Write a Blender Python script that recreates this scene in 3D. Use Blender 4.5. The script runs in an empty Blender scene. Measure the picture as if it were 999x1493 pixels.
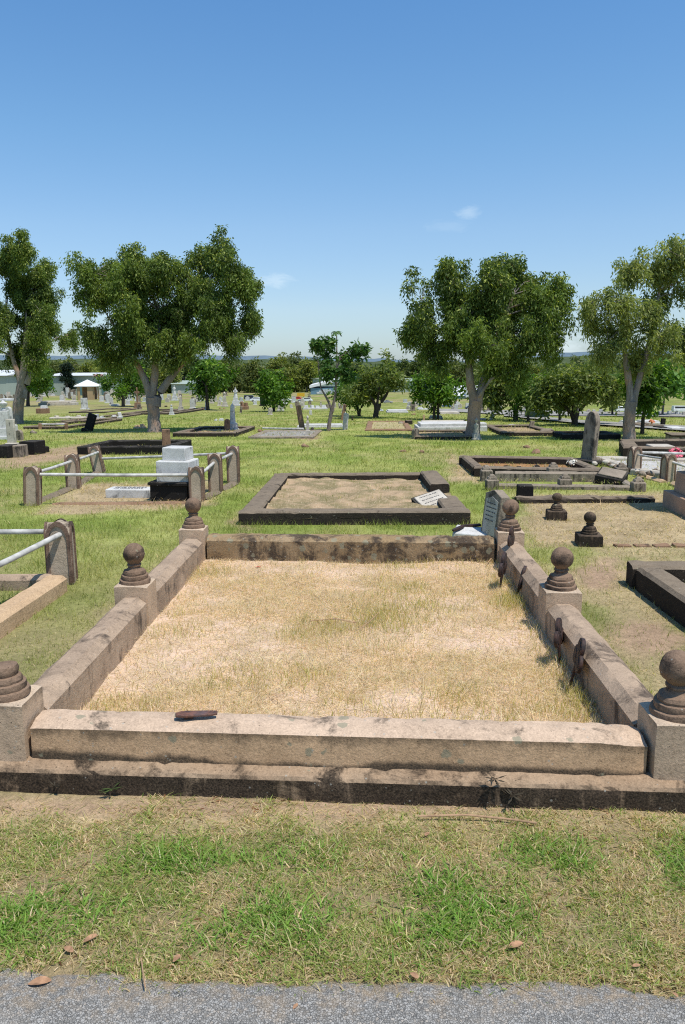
import bpy, math, random
import numpy as np
from mathutils import Vector, Matrix, noise as mnoise
random.seed(7); RNG = np.random.default_rng(11)
SC = bpy.context.scene
COL = SC.collection
R = math.radians
# ------------------------------------------------------------------ camera
CAM_H, PITCH, ROLL = 1.65, R(10.52), R(0.35)
FPX, CX, CY = 1138.7, 499.5, 746.5
_fwd = Vector((0, math.cos(PITCH), -math.sin(PITCH)))
_rt0 = Vector((1, 0, 0)); _up0 = _rt0.cross(_fwd)
_rt = _rt0 * math.cos(ROLL) - _up0 * math.sin(ROLL)
_up = _up0 * math.cos(ROLL) + _rt0 * math.sin(ROLL)
cam_d = bpy.data.cameras.new('camera'); cam = bpy.data.objects.new('camera', cam_d); COL.objects.link(cam)
M3 = Matrix((_rt, _up, -_fwd)).transposed()
cam.matrix_world = Matrix.Translation((0, 0, CAM_H)) @ M3.to_4x4()
cam_d.sensor_fit = 'VERTICAL'; cam_d.sensor_height = 23.6; cam_d.sensor_width = 15.8
cam_d.lens = FPX / 1493 * 23.6; cam_d.clip_end = 9000; cam_d.clip_start = 0.05
SC.camera = cam

def gz(y):
    """ground height: level to 7 m, then a gentle fall away from the path"""
    y = np.asarray(y, float)
    t = np.clip(y - 7.0, 0, 133.0)
    return -0.02 * (t - 2.5 * (1 - np.exp(-t / 2.5)))
def ray(px, py):
    return (_fwd + _rt * ((px - CX) / FPX) - _up * ((py - CY) / FPX))
def at(px, py, h=0.0):
    """the point of the ground (plus h) that sits at this direction from the path"""
    d = ray(px, py); lo, hi = 0.3, 400.0
    f = lambda t: CAM_H + d.z * t - float(gz(d.y * t)) - h
    if f(hi) > 0: return Vector((d.x * hi, d.y * hi, CAM_H + d.z * hi))
    for _ in range(60):
        m = (lo + hi) / 2
        if f(m) > 0: lo = m
        else: hi = m
    return Vector((d.x * lo, d.y * lo, CAM_H + d.z * lo))
def at_y(px, py, Y):
    d = ray(px, py); t = Y / d.y
    return Vector((d.x * t, Y, CAM_H + d.z * t))
def unit(p):
    """metres spanned by one photo pixel at p"""
    return (Vector(p) - Vector((0, 0, CAM_H))).dot(_fwd) / FPX
def lin(r, g, b):
    f = lambda c: (c / 255) / 12.92 if c / 255 < .04045 else ((c / 255 + .055) / 1.055) ** 2.4
    return (f(r), f(g), f(b))

# ------------------------------------------------------------------ lattice noise (numpy)
_perm = RNG.random((256, 256))
def vnoise(x, y, s=1.0, o=0):
    x = np.asarray(x, float) * s + 37.3 * o + 1000; y = np.asarray(y, float) * s + 91.7 * o + 1000
    xi = np.floor(x).astype(int); yi = np.floor(y).astype(int); fx = x - xi; fy = y - yi
    fx = fx * fx * (3 - 2 * fx); fy = fy * fy * (3 - 2 * fy)
    g = lambda a, b: _perm[a % 256, b % 256]
    return (g(xi, yi) * (1 - fx) + g(xi + 1, yi) * fx) * (1 - fy) + (g(xi, yi + 1) * (1 - fx) + g(xi + 1, yi + 1) * fx) * fy
def fbm(x, y, s=1.0, o=0, n=4):
    t = 0; a = .5; w = 0
    for k in range(n):
        t = t + a * vnoise(x, y, s * 2 ** k, o + 3 * k); w += a; a *= .5
    return t / w
def sstep(a, b, x): 
    t = np.clip((np.asarray(x, float) - a) / (b - a), 0, 1); return t * t * (3 - 2 * t)

# ------------------------------------------------------------------ materials
def new_mat(name):
    m = bpy.data.materials.new(name); m.use_nodes = True; m.node_tree.nodes.clear(); return m
class G:
    def __init__(s, m): s.t = m.node_tree
    def n(s, typ, ins=None, **kw):
        nd = s.t.nodes.new(typ)
        for k, v in kw.items(): setattr(nd, k, v)
        for k, v in (ins or {}).items():
            sk = nd.inputs[k]
            if isinstance(v, bpy.types.NodeSocket): s.t.links.new(v, sk)
            elif isinstance(v, tuple) and len(v) == 3 and len(sk.default_value) == 4: sk.default_value = (*v, 1)
            else: sk.default_value = v
        return nd
    def noise(s, vec, scale, detail=4, rough=.6, out=0, dist=0.):
        return s.n('ShaderNodeTexNoise', {'Vector': vec, 'Scale': scale, 'Detail': detail, 'Roughness': rough, 'Distortion': dist}).outputs[out]
    def ramp(s, fac, a, b):
        nd = s.n('ShaderNodeMapRange', {'Value': fac, 'From Min': a, 'From Max': b}, interpolation_type='SMOOTHSTEP'); return nd.outputs[0]
    def math(s, op, a, b=0.0, c=0.0, clamp=False):
        return s.n('ShaderNodeMath', {0: a, 1: b, 2: c}, operation=op, use_clamp=clamp).outputs[0]
    def mix(s, f, a, b, blend='MIX'):
        nd = s.t.nodes.new('ShaderNodeMix'); nd.data_type = 'RGBA'; nd.blend_type = blend
        for i, v in ((0, f), (6, a), (7, b)):
            if isinstance(v, bpy.types.NodeSocket): s.t.links.new(v, nd.inputs[i])
            elif i == 0: nd.inputs[0].default_value = v
            else: nd.inputs[i].default_value = (*v[:3], 1)
        return nd.outputs[2]
    def pos(s): return s.n('ShaderNodeNewGeometry').outputs['Position']
    def scaled(s, vec, sc): return s.n('ShaderNodeMapping', {'Vector': vec, 'Scale': sc}).outputs[0]
    def bump(s, h, strength=.4, dist=.01):
        return s.n('ShaderNodeBump', {'Height': h, 'Strength': strength, 'Distance': dist}).outputs[0]
    def finish(s, color, rough=.9, normal=None, spec=.2, metal=0.0, **kw):
        b = s.n('ShaderNodeBsdfPrincipled', {'Base Color': color, 'Roughness': rough, 'Metallic': metal, 'Specular IOR Level': spec})
        if normal is not None: s.t.links.new(normal, b.inputs['Normal'])
        o = s.n('ShaderNodeOutputMaterial'); s.t.links.new(b.outputs[0], o.inputs[0]); return b

def stone(name, c1, c2, stain=(.02, .018, .015), top=.25, side=.7, lichen=.5, streak=1.0, scale=1.0, bump=.5, low=None, hi=None, fine=1.0, sidetint=None):
    """weathered stone: mottled body colour, black algae runs on upright faces, pale round lichens"""
    if c1[0] - c1[2] > .04: c1 = (c1[0], c1[1] * .935, c1[2] * .84); c2 = (c2[0], c2[1] * .935, c2[2] * .84)   # iron warm body
    m = new_mat(name); g = G(m); p = g.pos()
    big = g.noise(p, 2.6 * scale, 6, .65); mid = g.noise(p, 11 * scale, 5, .65); grain = g.noise(p, 140 * fine, 3, .7)
    c = g.mix(g.ramp(big, .35, .65), c1, c2)
    c = g.mix(g.math('MULTIPLY', g.ramp(mid, .45, .75), .45), c, tuple(x * .55 for x in c1))
    fine_ = g.noise(p, 58, 5, .75); c = g.mix(g.math('MULTIPLY', g.ramp(fine_, .50, .66), g.math('ADD', .12, g.math('MULTIPLY', g.ramp(big, .38, .62), .45))), c, tuple(x * .42 for x in c2)); c = g.mix(g.math('MULTIPLY', g.ramp(fine_, .44, .30), .40), c, tuple(min(.8, x * 1.35) for x in c1))
    pit = g.n('ShaderNodeTexVoronoi', {'Vector': p, 'Scale': 70.0}); pits = g.math('MULTIPLY', g.ramp(g.math('ADD', pit.outputs['Distance'], g.math('MULTIPLY', g.n('ShaderNodeSeparateColor', {0: pit.outputs['Color']}).outputs[2], .9)), .26, .16), .8)
    c = g.mix(pits, c, tuple(x * .25 for x in c1))
    gr = g.n('ShaderNodeMapRange', {'Value': grain, 'From Min': .25, 'From Max': .75, 'To Min': .72, 'To Max': 1.22}).outputs[0]
    c = g.mix(1.0, c, g.n('ShaderNodeCombineColor', {0: gr, 1: gr, 2: gr}).outputs[0], 'MULTIPLY')
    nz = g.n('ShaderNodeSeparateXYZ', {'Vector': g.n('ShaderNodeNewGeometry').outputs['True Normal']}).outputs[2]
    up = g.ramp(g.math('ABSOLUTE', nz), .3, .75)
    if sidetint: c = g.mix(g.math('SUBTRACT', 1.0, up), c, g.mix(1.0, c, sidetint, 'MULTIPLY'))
    runs = g.noise(g.scaled(p, (16 * scale, 16 * scale, 1.6 * scale)), 1.0, 5, .65)
    blot = g.noise(p, 4.2 * scale, 7, .7, dist=.6)
    runs = g.math('ADD', g.math('MULTIPLY', runs, .62), g.math('MULTIPLY', g.noise(g.scaled(p, (62 * scale, 62 * scale, 4.5 * scale)), 1.0, 4, .65), .38))
    sidef = g.math('ADD', g.math('MULTIPLY', runs, .5 * streak), g.math('MULTIPLY', blot, 1 - .5 * streak))
    ms = g.ramp(sidef, .74 - .50 * side, .86 - .50 * side)
    mt = g.ramp(blot, .74 - .46 * top, .88 - .46 * top)
    msk = g.math('ADD', g.math('MULTIPLY', ms, g.math('SUBTRACT', 1.0, up)), g.math('MULTIPLY', mt, up), clamp=True)
    if low:   # damp dark band near the foot of the piece (world heights)
        z = g.n('ShaderNodeSeparateXYZ', {'Vector': p}).outputs[2]
        zz = g.math('ADD', z, g.math('MULTIPLY', g.math('SUBTRACT', g.noise(p, 3.5, 5, .6), .5), low[2]))
        msk = g.math('MAXIMUM', msk, g.math('MULTIPLY', g.ramp(zz, low[1], low[0]), g.math('SUBTRACT', 1.0, up)))
    if hi:    # black algae running down from the upper arris
        z = g.n('ShaderNodeSeparateXYZ', {'Vector': p}).outputs[2]
        zz = g.math('ADD', z, g.math('MULTIPLY', g.math('SUBTRACT', sidef, .5), hi[2]))
        msk = g.math('MAXIMUM', msk, g.math('MULTIPLY', g.math('MULTIPLY', g.ramp(zz, hi[0], hi[1]), g.math('SUBTRACT', 1.0, up)), hi[3]))
    c = g.mix(g.math('MULTIPLY', msk, g.n('ShaderNodeMapRange', {'Value': grain, 'From Min': .3, 'From Max': .7, 'To Min': 1.0, 'To Max': .72}).outputs[0]), c, stain)
    if lichen > 0:
        v = g.n('ShaderNodeTexVoronoi', {'Vector': g.n('ShaderNodeVectorMath', {0: p, 1: g.noise(p, 30, 2, .5, 1)}, operation='ADD').outputs[0] if False else p, 'Scale': 15.0, 'Randomness': 1.0})
        sp = g.math('SUBTRACT', g.math('ADD', g.n('ShaderNodeSeparateColor', {0: v.outputs['Color']}).outputs[0], g.math('MULTIPLY', g.noise(p, 2.0, 2), .6)), 1.28 - .3 * lichen)
        ring = g.math('SUBTRACT', g.math('MULTIPLY', sp, 1.1), g.math('ADD', v.outputs['Distance'], g.math('MULTIPLY', g.math('SUBTRACT', g.noise(p, 45, 4), .5), .55)))
        c = g.mix(g.math('MULTIPLY', g.ramp(ring, -.02, .05), .75), c, (.25, .235, .16))
        sp2 = g.n('ShaderNodeTexVoronoi', {'Vector': p, 'Scale': 46.0})
        pk = g.math('SUBTRACT', g.n('ShaderNodeSeparateColor', {0: sp2.outputs['Color']}).outputs[1], g.math('ADD', .80 - .06 * lichen, sp2.outputs['Distance']))
        c = g.mix(g.math('MULTIPLY', g.ramp(pk, -.03, .05), .55), c, (.38, .37, .32))
    h = g.math('ADD', g.math('MULTIPLY', mid, 1.0), g.math('ADD', g.math('MULTIPLY', grain, .35), g.math('SUBTRACT', g.math('MULTIPLY', fine_, .8), g.math('MULTIPLY', pits, .5))))
    g.finish(c, .93, g.bump(h, bump, .012), .12); return m

M = {}
M['sand'] = stone('sandstone', (.40, .28, .21), (.50, .36, .26), (.035, .028, .022), top=.32, side=.52, lichen=.75, streak=.9)
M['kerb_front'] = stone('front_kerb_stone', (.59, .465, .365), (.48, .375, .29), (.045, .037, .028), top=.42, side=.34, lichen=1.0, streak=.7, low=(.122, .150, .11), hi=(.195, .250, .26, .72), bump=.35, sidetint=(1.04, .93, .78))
M['kerb_side'] = stone('side_kerb_stone', (.44, .345, .265), (.34, .265, .205), (.065, .050, .040), top=.48, side=.48, lichen=.5, streak=.9)
M['kerb_back'] = stone('back_kerb_stone', (.34, .26, .17), (.30, .22, .13), (.04, .031, .026), top=.62, side=.56, lichen=1.3, streak=.5)
M['plinth'] = stone('plinth_stone', (.38, .29, .21), (.32, .235, .165), (.015, .012, .010), top=.55, side=.76, lichen=.5, streak=.8)
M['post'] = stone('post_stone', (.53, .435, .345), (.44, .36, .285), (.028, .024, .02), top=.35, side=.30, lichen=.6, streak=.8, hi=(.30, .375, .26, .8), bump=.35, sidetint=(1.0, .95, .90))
M['finial'] = stone('finial_stone', (.25, .18, .135), (.18, .128, .095), (.045, .034, .027), top=.42, side=.56, lichen=.5, streak=.5)
M['black'] = stone('blackened_stone', (.19, .16, .128), (.24, .20, .155), (.012, .010, .009), top=.42, side=.98, lichen=.4, streak=.6)
M['blacker'] = stone('sooty_stone', (.075, .067, .057), (.045, .04, .034), (.012, .011, .010), top=.6, side=.85, lichen=.3, streak=.5)
M['grey'] = stone('grey_stone', (.32, .28, .235), (.25, .22, .185), (.03, .027, .024), top=.3, side=.55, lichen=.5)
M['marble'] = stone('white_marble', (.60, .59, .56), (.52, .51, .48), (.10, .10, .095), top=.26, side=.46, lichen=0, streak=.7, bump=.2)
M['marble_old'] = stone('weathered_marble', (.56, .54, .50), (.46, .44, .40), (.06, .055, .05), top=.32, side=.46, lichen=.2, streak=.8, bump=.3)
M['granite'] = stone('pink_granite', (.46, .32, .24), (.41, .28, .21), (.14, .09, .07), top=.2, side=.3, lichen=0, streak=.4, bump=.15)
M['railpost'] = stone('rail_post_stone', (.47, .405, .33), (.40, .34, .275), (.05, .036, .03), top=.62, side=.34, lichen=.3)
M['moulding'] = stone('moulding_stone', (.24, .17, .135), (.17, .12, .095), (.04, .03, .026), top=.7, side=.46, lichen=.4)
M['cream'] = stone('cream_sandstone', (.60, .45, .30), (.52, .38, .25), (.10, .075, .055), top=.15, side=.4, lichen=.1)
M['brown'] = stone('brown_stone', (.30, .20, .14), (.25, .16, .11), (.04, .03, .025), top=.4, side=.5, lichen=.3)

def plain(name, c, rough=.6, var=.15, spec=.3, metal=0.0, scale=20):
    m = new_mat(name); g = G(m); p = g.pos(); n = g.noise(p, scale, 4, .6)
    k = g.n('ShaderNodeMapRange', {'Value': n, 'From Min': .3, 'From Max': .7, 'To Min': 1 - var, 'To Max': 1 + var}).outputs[0]
    cc = g.mix(1.0, c, g.n('ShaderNodeCombineColor', {0: k, 1: k, 2: k}).outputs[0], 'MULTIPLY')
    g.finish(cc, rough, g.bump(n, .12, .01), spec, metal); return m
def rust(nm='rusted_iron', k=1.0):
    m = new_mat(nm); g = G(m); p = g.pos(); n = g.noise(p, 40, 6, .7); n2 = g.noise(p, 9, 4, .6)
    c = g.mix(g.ramp(n, .35, .65), (.022 * k, .015 * k, .013 * k), (.085 * k, .036 * k, .022 * k)); c = g.mix(g.ramp(n2, .5, .75), c, (.055 * k, .038 * k, .038 * k))
    g.finish(c, .7, g.bump(n, .6, .006), .4); return m
M['rust'] = rust('rusted_iron', .7); M['rust_brown'] = rust('brown_rust', 2.2); M['ballstone'] = stone('dark_ball_stone', (.15, .115, .085), (.11, .085, .065), (.022, .018, .015), top=.5, side=.6, lichen=.6)
M['pipe'] = plain('galvanised_pipe', (.46, .44, .40), .6, .4, .3, 0.0, 9)
M['chalk'] = plain('chalk_paint', (.72, .71, .69), .7, .08)
M['letter'] = plain('inscription_lead', (.06, .06, .065), .7, .1)
M['glass'] = plain('dark_glass', (.03, .035, .04), .1, .1, .5)
M['tyre'] = plain('tyre_rubber', (.02, .02, .02), .9, .1)
M['flower_white'] = plain('white_petals', (.70, .66, .55), .8, .3, scale=60)
M['flower_pink'] = plain('pink_petals', (.75, .16, .22), .8, .3, scale=60)
M['dryleaf'] = plain('dry_leaf', (.34, .19, .105), .8, .35, scale=60)
M['redleaf'] = plain('red_leaf', (.45, .06, .04), .8, .3, scale=60)
M['twig'] = plain('dry_twig', (.38, .24, .14), .9, .3)

def leafy(name, att=True):
    m = new_mat(name); g = G(m)
    c = g.n('ShaderNodeAttribute', attribute_name='Col').outputs['Color']
    d = g.n('ShaderNodeBsdfPrincipled', {'Base Color': c, 'Roughness': .55, 'Specular IOR Level': .25})
    tcol = g.mix(1.0, c, (1.3, 1.35, .5), 'MULTIPLY')
    t = g.n('ShaderNodeBsdfTranslucent', {'Color': tcol})
    mx = g.n('ShaderNodeMixShader', {0: .42}); g.t.links.new(d.outputs[0], mx.inputs[1]); g.t.links.new(t.outputs[0], mx.inputs[2])
    o = g.n('ShaderNodeOutputMaterial'); g.t.links.new(mx.outputs[0], o.inputs[0]); return m
M['leaf'] = leafy('leaves'); M['blade'] = leafy('grass_blades')
def bark(name, c1, c2, c3):
    m = new_mat(name); g = G(m); p = g.pos()
    a = g.noise(g.scaled(p, (5, 5, 1.3)), 1.0, 6, .65); b = g.noise(g.scaled(p, (22, 22, 3)), 1.0, 5, .7); q = g.noise(p, 1.1, 4, .6)
    c = g.mix(g.ramp(a, .35, .65), c1, c2); c = g.mix(g.ramp(q, .50, .66), c, c3)
    c = g.mix(g.math('MULTIPLY', g.ramp(b, .52, .72), .7), c, tuple(x * .3 for x in c1))
    g.finish(c, .95, g.bump(g.math('ADD', a, b), .8, .05), .1); return m
M['bark_pale'] = bark('paperbark', (.33, .29, .26), (.21, .18, .16), (.42, .27, .19))
M['bark_grey'] = bark('grey_bark', (.24, .20, .17), (.16, .13, .11), (.28, .20, .15))
M['bark_dark'] = bark('dark_bark', (.055, .045, .038), (.09, .072, .06), (.04, .033, .028))

# ------------------------------------------------------------------ mesh helpers
class MB:
    def __init__(s): s.v = []; s.f = []
    def add(s, vs, fs):
        o = len(s.v); s.v += [tuple(v) for v in vs]; s.f += [tuple(i + o for i in f) for f in fs]; return s
    def box(s, c, d, rz=0.0, taper=1.0, tapery=None, shear=(0, 0), ch=0.0):
        """box on its base centre c, size d, narrowing to taper at the top, top edge chamfered by ch"""
        tapery = taper if tapery is None else tapery
        hx, hy, h = d[0] / 2, d[1] / 2, d[2]
        rings = [(0, 1, 1), (h, taper, tapery)]
        if ch > 0:
            rings = [(0, 1, 1), (h - ch, taper, tapery), (h, taper - ch / hx, tapery - ch / hy)]
        vs = []; ca, sa = math.cos(rz), math.sin(rz)
        for z, tx, ty in rings:
            for sx, sy in ((-1, -1), (1, -1), (1, 1), (-1, 1)):
                x, y = sx * hx * tx + shear[0] * z, sy * hy * ty + shear[1] * z
                vs.append((c[0] + x * ca - y * sa, c[1] + x * sa + y * ca, c[2] + z))
        fs = [(3, 2, 1, 0)]; n = len(rings)
        for k in range(n - 1):
            for i in range(4):
                j = (i + 1) % 4; fs.append((4 * k + i, 4 * k + j, 4 * k + 4 + j, 4 * k + 4 + i))
        fs.append(tuple(4 * (n - 1) + i for i in range(4)))
        return s.add(vs, fs)
    def lathe(s, prof, c=(0, 0, 0), seg=24):
        vs = []; fs = []
        for r, z in prof:
            for i in range(seg):
                a = 2 * math.pi * i / seg; vs.append((c[0] + r * math.cos(a), c[1] + r * math.sin(a), c[2] + z))
        for k in range(len(prof) - 1):
            for i in range(seg):
                j = (i + 1) % seg; fs.append((k * seg + i, k * seg + j, (k + 1) * seg + j, (k + 1) * seg + i))
        fs.append(tuple(range(seg))[::-1]); fs.append(tuple((len(prof) - 1) * seg + i for i in range(seg)))
        return s.add(vs, fs)
    def tube(s, pts, rad, seg=8):
        pts = [Vector(p) for p in pts]; n = len(pts); vs = []; fs = []
        for k, p in enumerate(pts):
            t = (pts[min(k + 1, n - 1)] - pts[max(k - 1, 0)]).normalized()
            a = Vector((0, 0, 1)) if abs(t.z) < .9 else Vector((1, 0, 0))
            u = t.cross(a).normalized(); w = t.cross(u)
            r = rad[k] if isinstance(rad, (list, tuple)) else rad
            for i in range(seg):
                q = 2 * math.pi * i / seg; vs.append(p + u * (r * math.cos(q)) + w * (r * math.sin(q)))
        for k in range(n - 1):
            for i in range(seg):
                j = (i + 1) % seg; fs.append((k * seg + i, k * seg + j, (k + 1) * seg + j, (k + 1) * seg + i))
        fs.append(tuple(range(seg))[::-1]); fs.append(tuple((n - 1) * seg + i for i in range(seg)))
        return s.add(vs, fs)
    def prism(s, outline, y0, y1):
        """outline in x-z, pushed from y0 to y1"""
        n = len(outline); vs = [(x, y0, z) for x, z in outline] + [(x, y1, z) for x, z in outline]
        fs = [tuple(range(n)), tuple(range(2 * n - 1, n - 1, -1))] + [(i, i + n, (i + 1) % n + n, (i + 1) % n) for i in range(n)]
        return s.add(vs, fs)
    def sweep(s, prof, L, step=.03, jit=0.0, seed=0.0, sub=.03):
        """profile in y-z along x from -L/2 to L/2, finely cut so worn edges can wander"""
        q = []
        for i in range(len(prof)):
            a = Vector(prof[i]); b = Vector(prof[(i + 1) % len(prof)]); k = max(1, int((b - a).length / sub))
            q += [a.lerp(b, t / k) for t in range(k)]
        cy = sum(p[0] for p in q) / len(q); cz = sum(p[1] for p in q) / len(q)
        cy_top = max(p[1] for p in q); n = max(2, int(L / step)); m = len(q); vs = []; fs = []
        for k in range(n + 1):
            x = -L / 2 + L * k / n
            end = .012 if k in (0, n) else 0.0
            for p in q:
                v = Vector((x, p[0], p[1]))
                if jit:
                    w = mnoise.noise(Vector((x * 7 + seed, p[0] * 9, p[1] * 9))) * jit + mnoise.noise(Vector((x * 24 + seed, p[0] * 26, p[1] * 26))) * jit * .6
                    dv = Vector((0, p[0] - cy, p[1] - cz)).normalized(); v += dv * (w - end * .5)
                    ch = mnoise.noise(Vector((x * 11 + seed * 3, p[0] * 6, p[1] * 6))) + .5 * mnoise.noise(Vector((x * 31 + seed, p[0] * 25, p[1] * 25)))
                    if p[1] > cy_top - .03 and ch > .34: v -= dv * min(.022, (ch - .34) * 6 * jit)
                vs.append(v)
        for k in range(n):
            for i in range(m):
                j = (i + 1) % m; fs.append((k * m + i, (k + 1) * m + i, (k + 1) * m + j, k * m + j))
        fs.append(tuple(range(m))); fs.append(tuple(n * m + i for i in range(m))[::-1])
        return s.add(vs, fs)
    def xf(s, mtx, start=0):
        s.v = s.v[:start] + [tuple(mtx @ Vector(v)) for v in s.v[start:]]; return s
    def rough(s, amp, sc=6.0, seed=0.0):
        s.v = [tuple(Vector(v) + Vector(mnoise.noise_vector(Vector(v) * sc + Vector((seed, 0, 0)))) * amp) for v in s.v]; return s
    def build(s, name, mat, parent=None, smooth=35, bevel=0.0):
        me = bpy.data.meshes.new(name); me.from_pydata(s.v, [], s.f); me.update()
        import bmesh
        bm = bmesh.new(); bm.from_mesh(me); bmesh.ops.recalc_face_normals(bm, faces=bm.faces); bm.to_mesh(me); bm.free()
        if smooth:
            me.polygons.foreach_set('use_smooth', [True] * len(me.polygons)); me.set_sharp_from_angle(angle=R(smooth))
        me.materials.append(mat)
        o = bpy.data.objects.new(name, me); COL.objects.link(o)
        if parent is not None: o.parent = parent
        if bevel:
            b = o.modifiers.new('bevel', 'BEVEL'); b.width = bevel; b.segments = 2; b.limit_method = 'ANGLE'; b.angle_limit = R(40)
        return o
def np_mesh(name, V, F, mat, col=None, parent=None):
    """big mesh from numpy arrays; F is a list of (n,k) index arrays"""
    me = bpy.data.meshes.new(name); nv = len(V)
    me.vertices.add(nv); me.vertices.foreach_set('co', np.asarray(V, np.float32).ravel())
    li = np.concatenate([f.ravel() for f in F]); lens = np.concatenate([np.full(len(f), f.shape[1]) for f in F])
    st = np.concatenate([[0], np.cumsum(lens)[:-1]])
    me.loops.add(len(li)); me.loops.foreach_set('vertex_index', li.astype(np.int32))
    me.polygons.add(len(lens)); me.polygons.foreach_set('loop_start', st.astype(np.int32))
    me.update(calc_edges=True)
    if col is not None:
        a = me.color_attributes.new('Col', 'FLOAT_COLOR', 'POINT')
        a.data.foreach_set('color', np.concatenate([col, np.ones((nv, 1))], 1).astype(np.float32).ravel())
    me.materials.append(mat); o = bpy.data.objects.new(name, me); COL.objects.link(o)
    if parent is not None: o.parent = parent
    return o
def tag(o, label=None, cat=None, group=None, kind=None):
    if label: o['label'] = label
    if cat: o['category'] = cat
    if group: o['group'] = group
    if kind: o['kind'] = kind
    return o
def thing(name, label, cat, loc=(0, 0, 0), rz=0.0, group=None, tilt=(0, 0)):
    o = bpy.data.objects.new(name, None); o.empty_display_size = .1; COL.objects.link(o)
    o.location = loc; o.rotation_euler = (tilt[0], tilt[1], rz); tag(o, label, cat, group); return o
def copy_tree(o, parent=None, loc=None, rz=None, label=None):
    c = o.copy(); COL.objects.link(c)
    if parent is not None: c.parent = parent
    if loc is not None: c.location = loc
    if rz is not None: c.rotation_euler = (o.rotation_euler[0], o.rotation_euler[1], rz)
    if label: c['label'] = label
    for ch in list(o.children): copy_tree(ch, c)
    return c
# ------------------------------------------------------------------ the plot's frame
GYAW = R(1.7)                                   # the grave's long axis swings a little to the right
GX, GY = -0.050, 2.82
gdir = Vector((math.sin(GYAW), math.cos(GYAW), 0)); gx = Vector((math.cos(GYAW), -math.sin(GYAW), 0))
def gl(x, y, z=0.0):
    p = Vector((GX, GY, 0)) + gx * x + gdir * y; return Vector((p.x, p.y, z))
GL = 3.65                                       # front face to back face
def to_local(x, y):
    dx, dy = np.asarray(x) - GX, np.asarray(y) - GY
    return dx * gx.x + dy * gx.y, dx * gdir.x + dy * gdir.y

# ------------------------------------------------------------------ ground zones
def poly_mask(x, y, pts, soft):
    d = np.full(np.shape(x), 1e9); n = len(pts)
    area = sum(pts[i][0] * pts[(i + 1) % n][1] - pts[(i + 1) % n][0] * pts[i][1] for i in range(n))
    sg = 1 if area > 0 else -1
    for i in range(n):
        a, b = pts[i], pts[(i + 1) % n]; ex, ey = b[0] - a[0], b[1] - a[1]; L = math.hypot(ex, ey)
        d = np.minimum(d, sg * (ex * (y - a[1]) - ey * (x - a[0])) / L)
    return sstep(-soft, soft, d)
def pq(*pts): return [tuple(at(a, b)[:2]) for a, b in pts]
Z_STRAW = [(pq((752, 722), (1080, 722), (1120, 800), (770, 796)), .22),
           (pq((95, 706), (318, 700), (296, 742), (60, 748)), .15),
           (pq((655, 660), (668, 664), (700, 706), (650, 700)), .12)]
Z_BARE = [(pq((0, 652), (120, 648), (240, 632), (240, 646), (110, 668), (0, 690)), .35),
          (pq((845, 818), (915, 815), (915, 858), (850, 862)), .12),
          (pq((895, 915), (1010, 925), (1020, 965), (905, 955)), .10),
          (pq((340, 755), (352, 742), (356, 770), (342, 780)), .08),
          (pq((435, 632), (470, 628), (462, 640), (432, 640)), .2)]
def zones(x, y):
    wx = x + (fbm(x, y, 2.2, 5, 3) - .5) * .5; wy = y + (fbm(x, y, 2.2, 9, 3) - .5) * .5 * np.clip(y / 5, .5, 4)
    straw = np.zeros(np.shape(x)); bare = np.zeros(np.shape(x))
    for q, s in Z_STRAW: straw = np.maximum(straw, poly_mask(wx, wy, q, s))
    for q, s in Z_BARE: bare = np.maximum(bare, poly_mask(wx, wy, q, s) * .9)
    lx, ly = to_local(x, y)
    # verge between path and plinth
    v = sstep(2.95, 2.70, y)
    straw = np.maximum(straw, v * sstep(2.42, 2.62, y + (fbm(x, y, 4, 2, 3) - .5) * .35) * .95)
    straw = np.maximum(straw, v * sstep(2.06, 1.88, y + (fbm(x, y, 5, 4, 3) - .5) * .2) * .8)
    straw = np.maximum(straw, v * sstep(.46, .60, fbm(x, y, 2.6, 6, 4)) * .75)
    bare = np.maximum(bare, v * sstep(2.60, 2.72, y + (fbm(x, y, 5, 7, 3) - .5) * .2) * .8)
    # mown dry rim round the kerbs, patchy dry grass beyond
    out = np.maximum(np.abs(lx) - 1.42, np.maximum(-ly, ly - GL))
    rim = (1 - v) * sstep(.45, .1, out + (fbm(x, y, 3, 8, 3) - .5) * .5) * .5 * (lx < 1.4)
    straw = np.maximum(straw, rim)
    right = sstep(1.3, 1.8, lx) * sstep(8.2, 6.8, y) * (1 - v)
    straw = np.maximum(straw, right * sstep(.40, .62, fbm(x, y, 1.7, 12, 4)) * .8)
    straw = np.maximum(straw, (1 - v) * sstep(.50, .75, fbm(x, y, .8, 15, 4)) * .38)
    dist = sstep(25, 70, y)
    straw = np.maximum(straw, dist * sstep(.42, .62, fbm(x, y, .12, 20, 4)) * .75)
    return straw, bare
GREEN, YGREEN, STRAWC, SOILC = np.array((.22, .272, .060)), np.array((.335, .35, .108)), np.array((.50, .38, .22)), np.array((.40, .27, .18))
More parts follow.
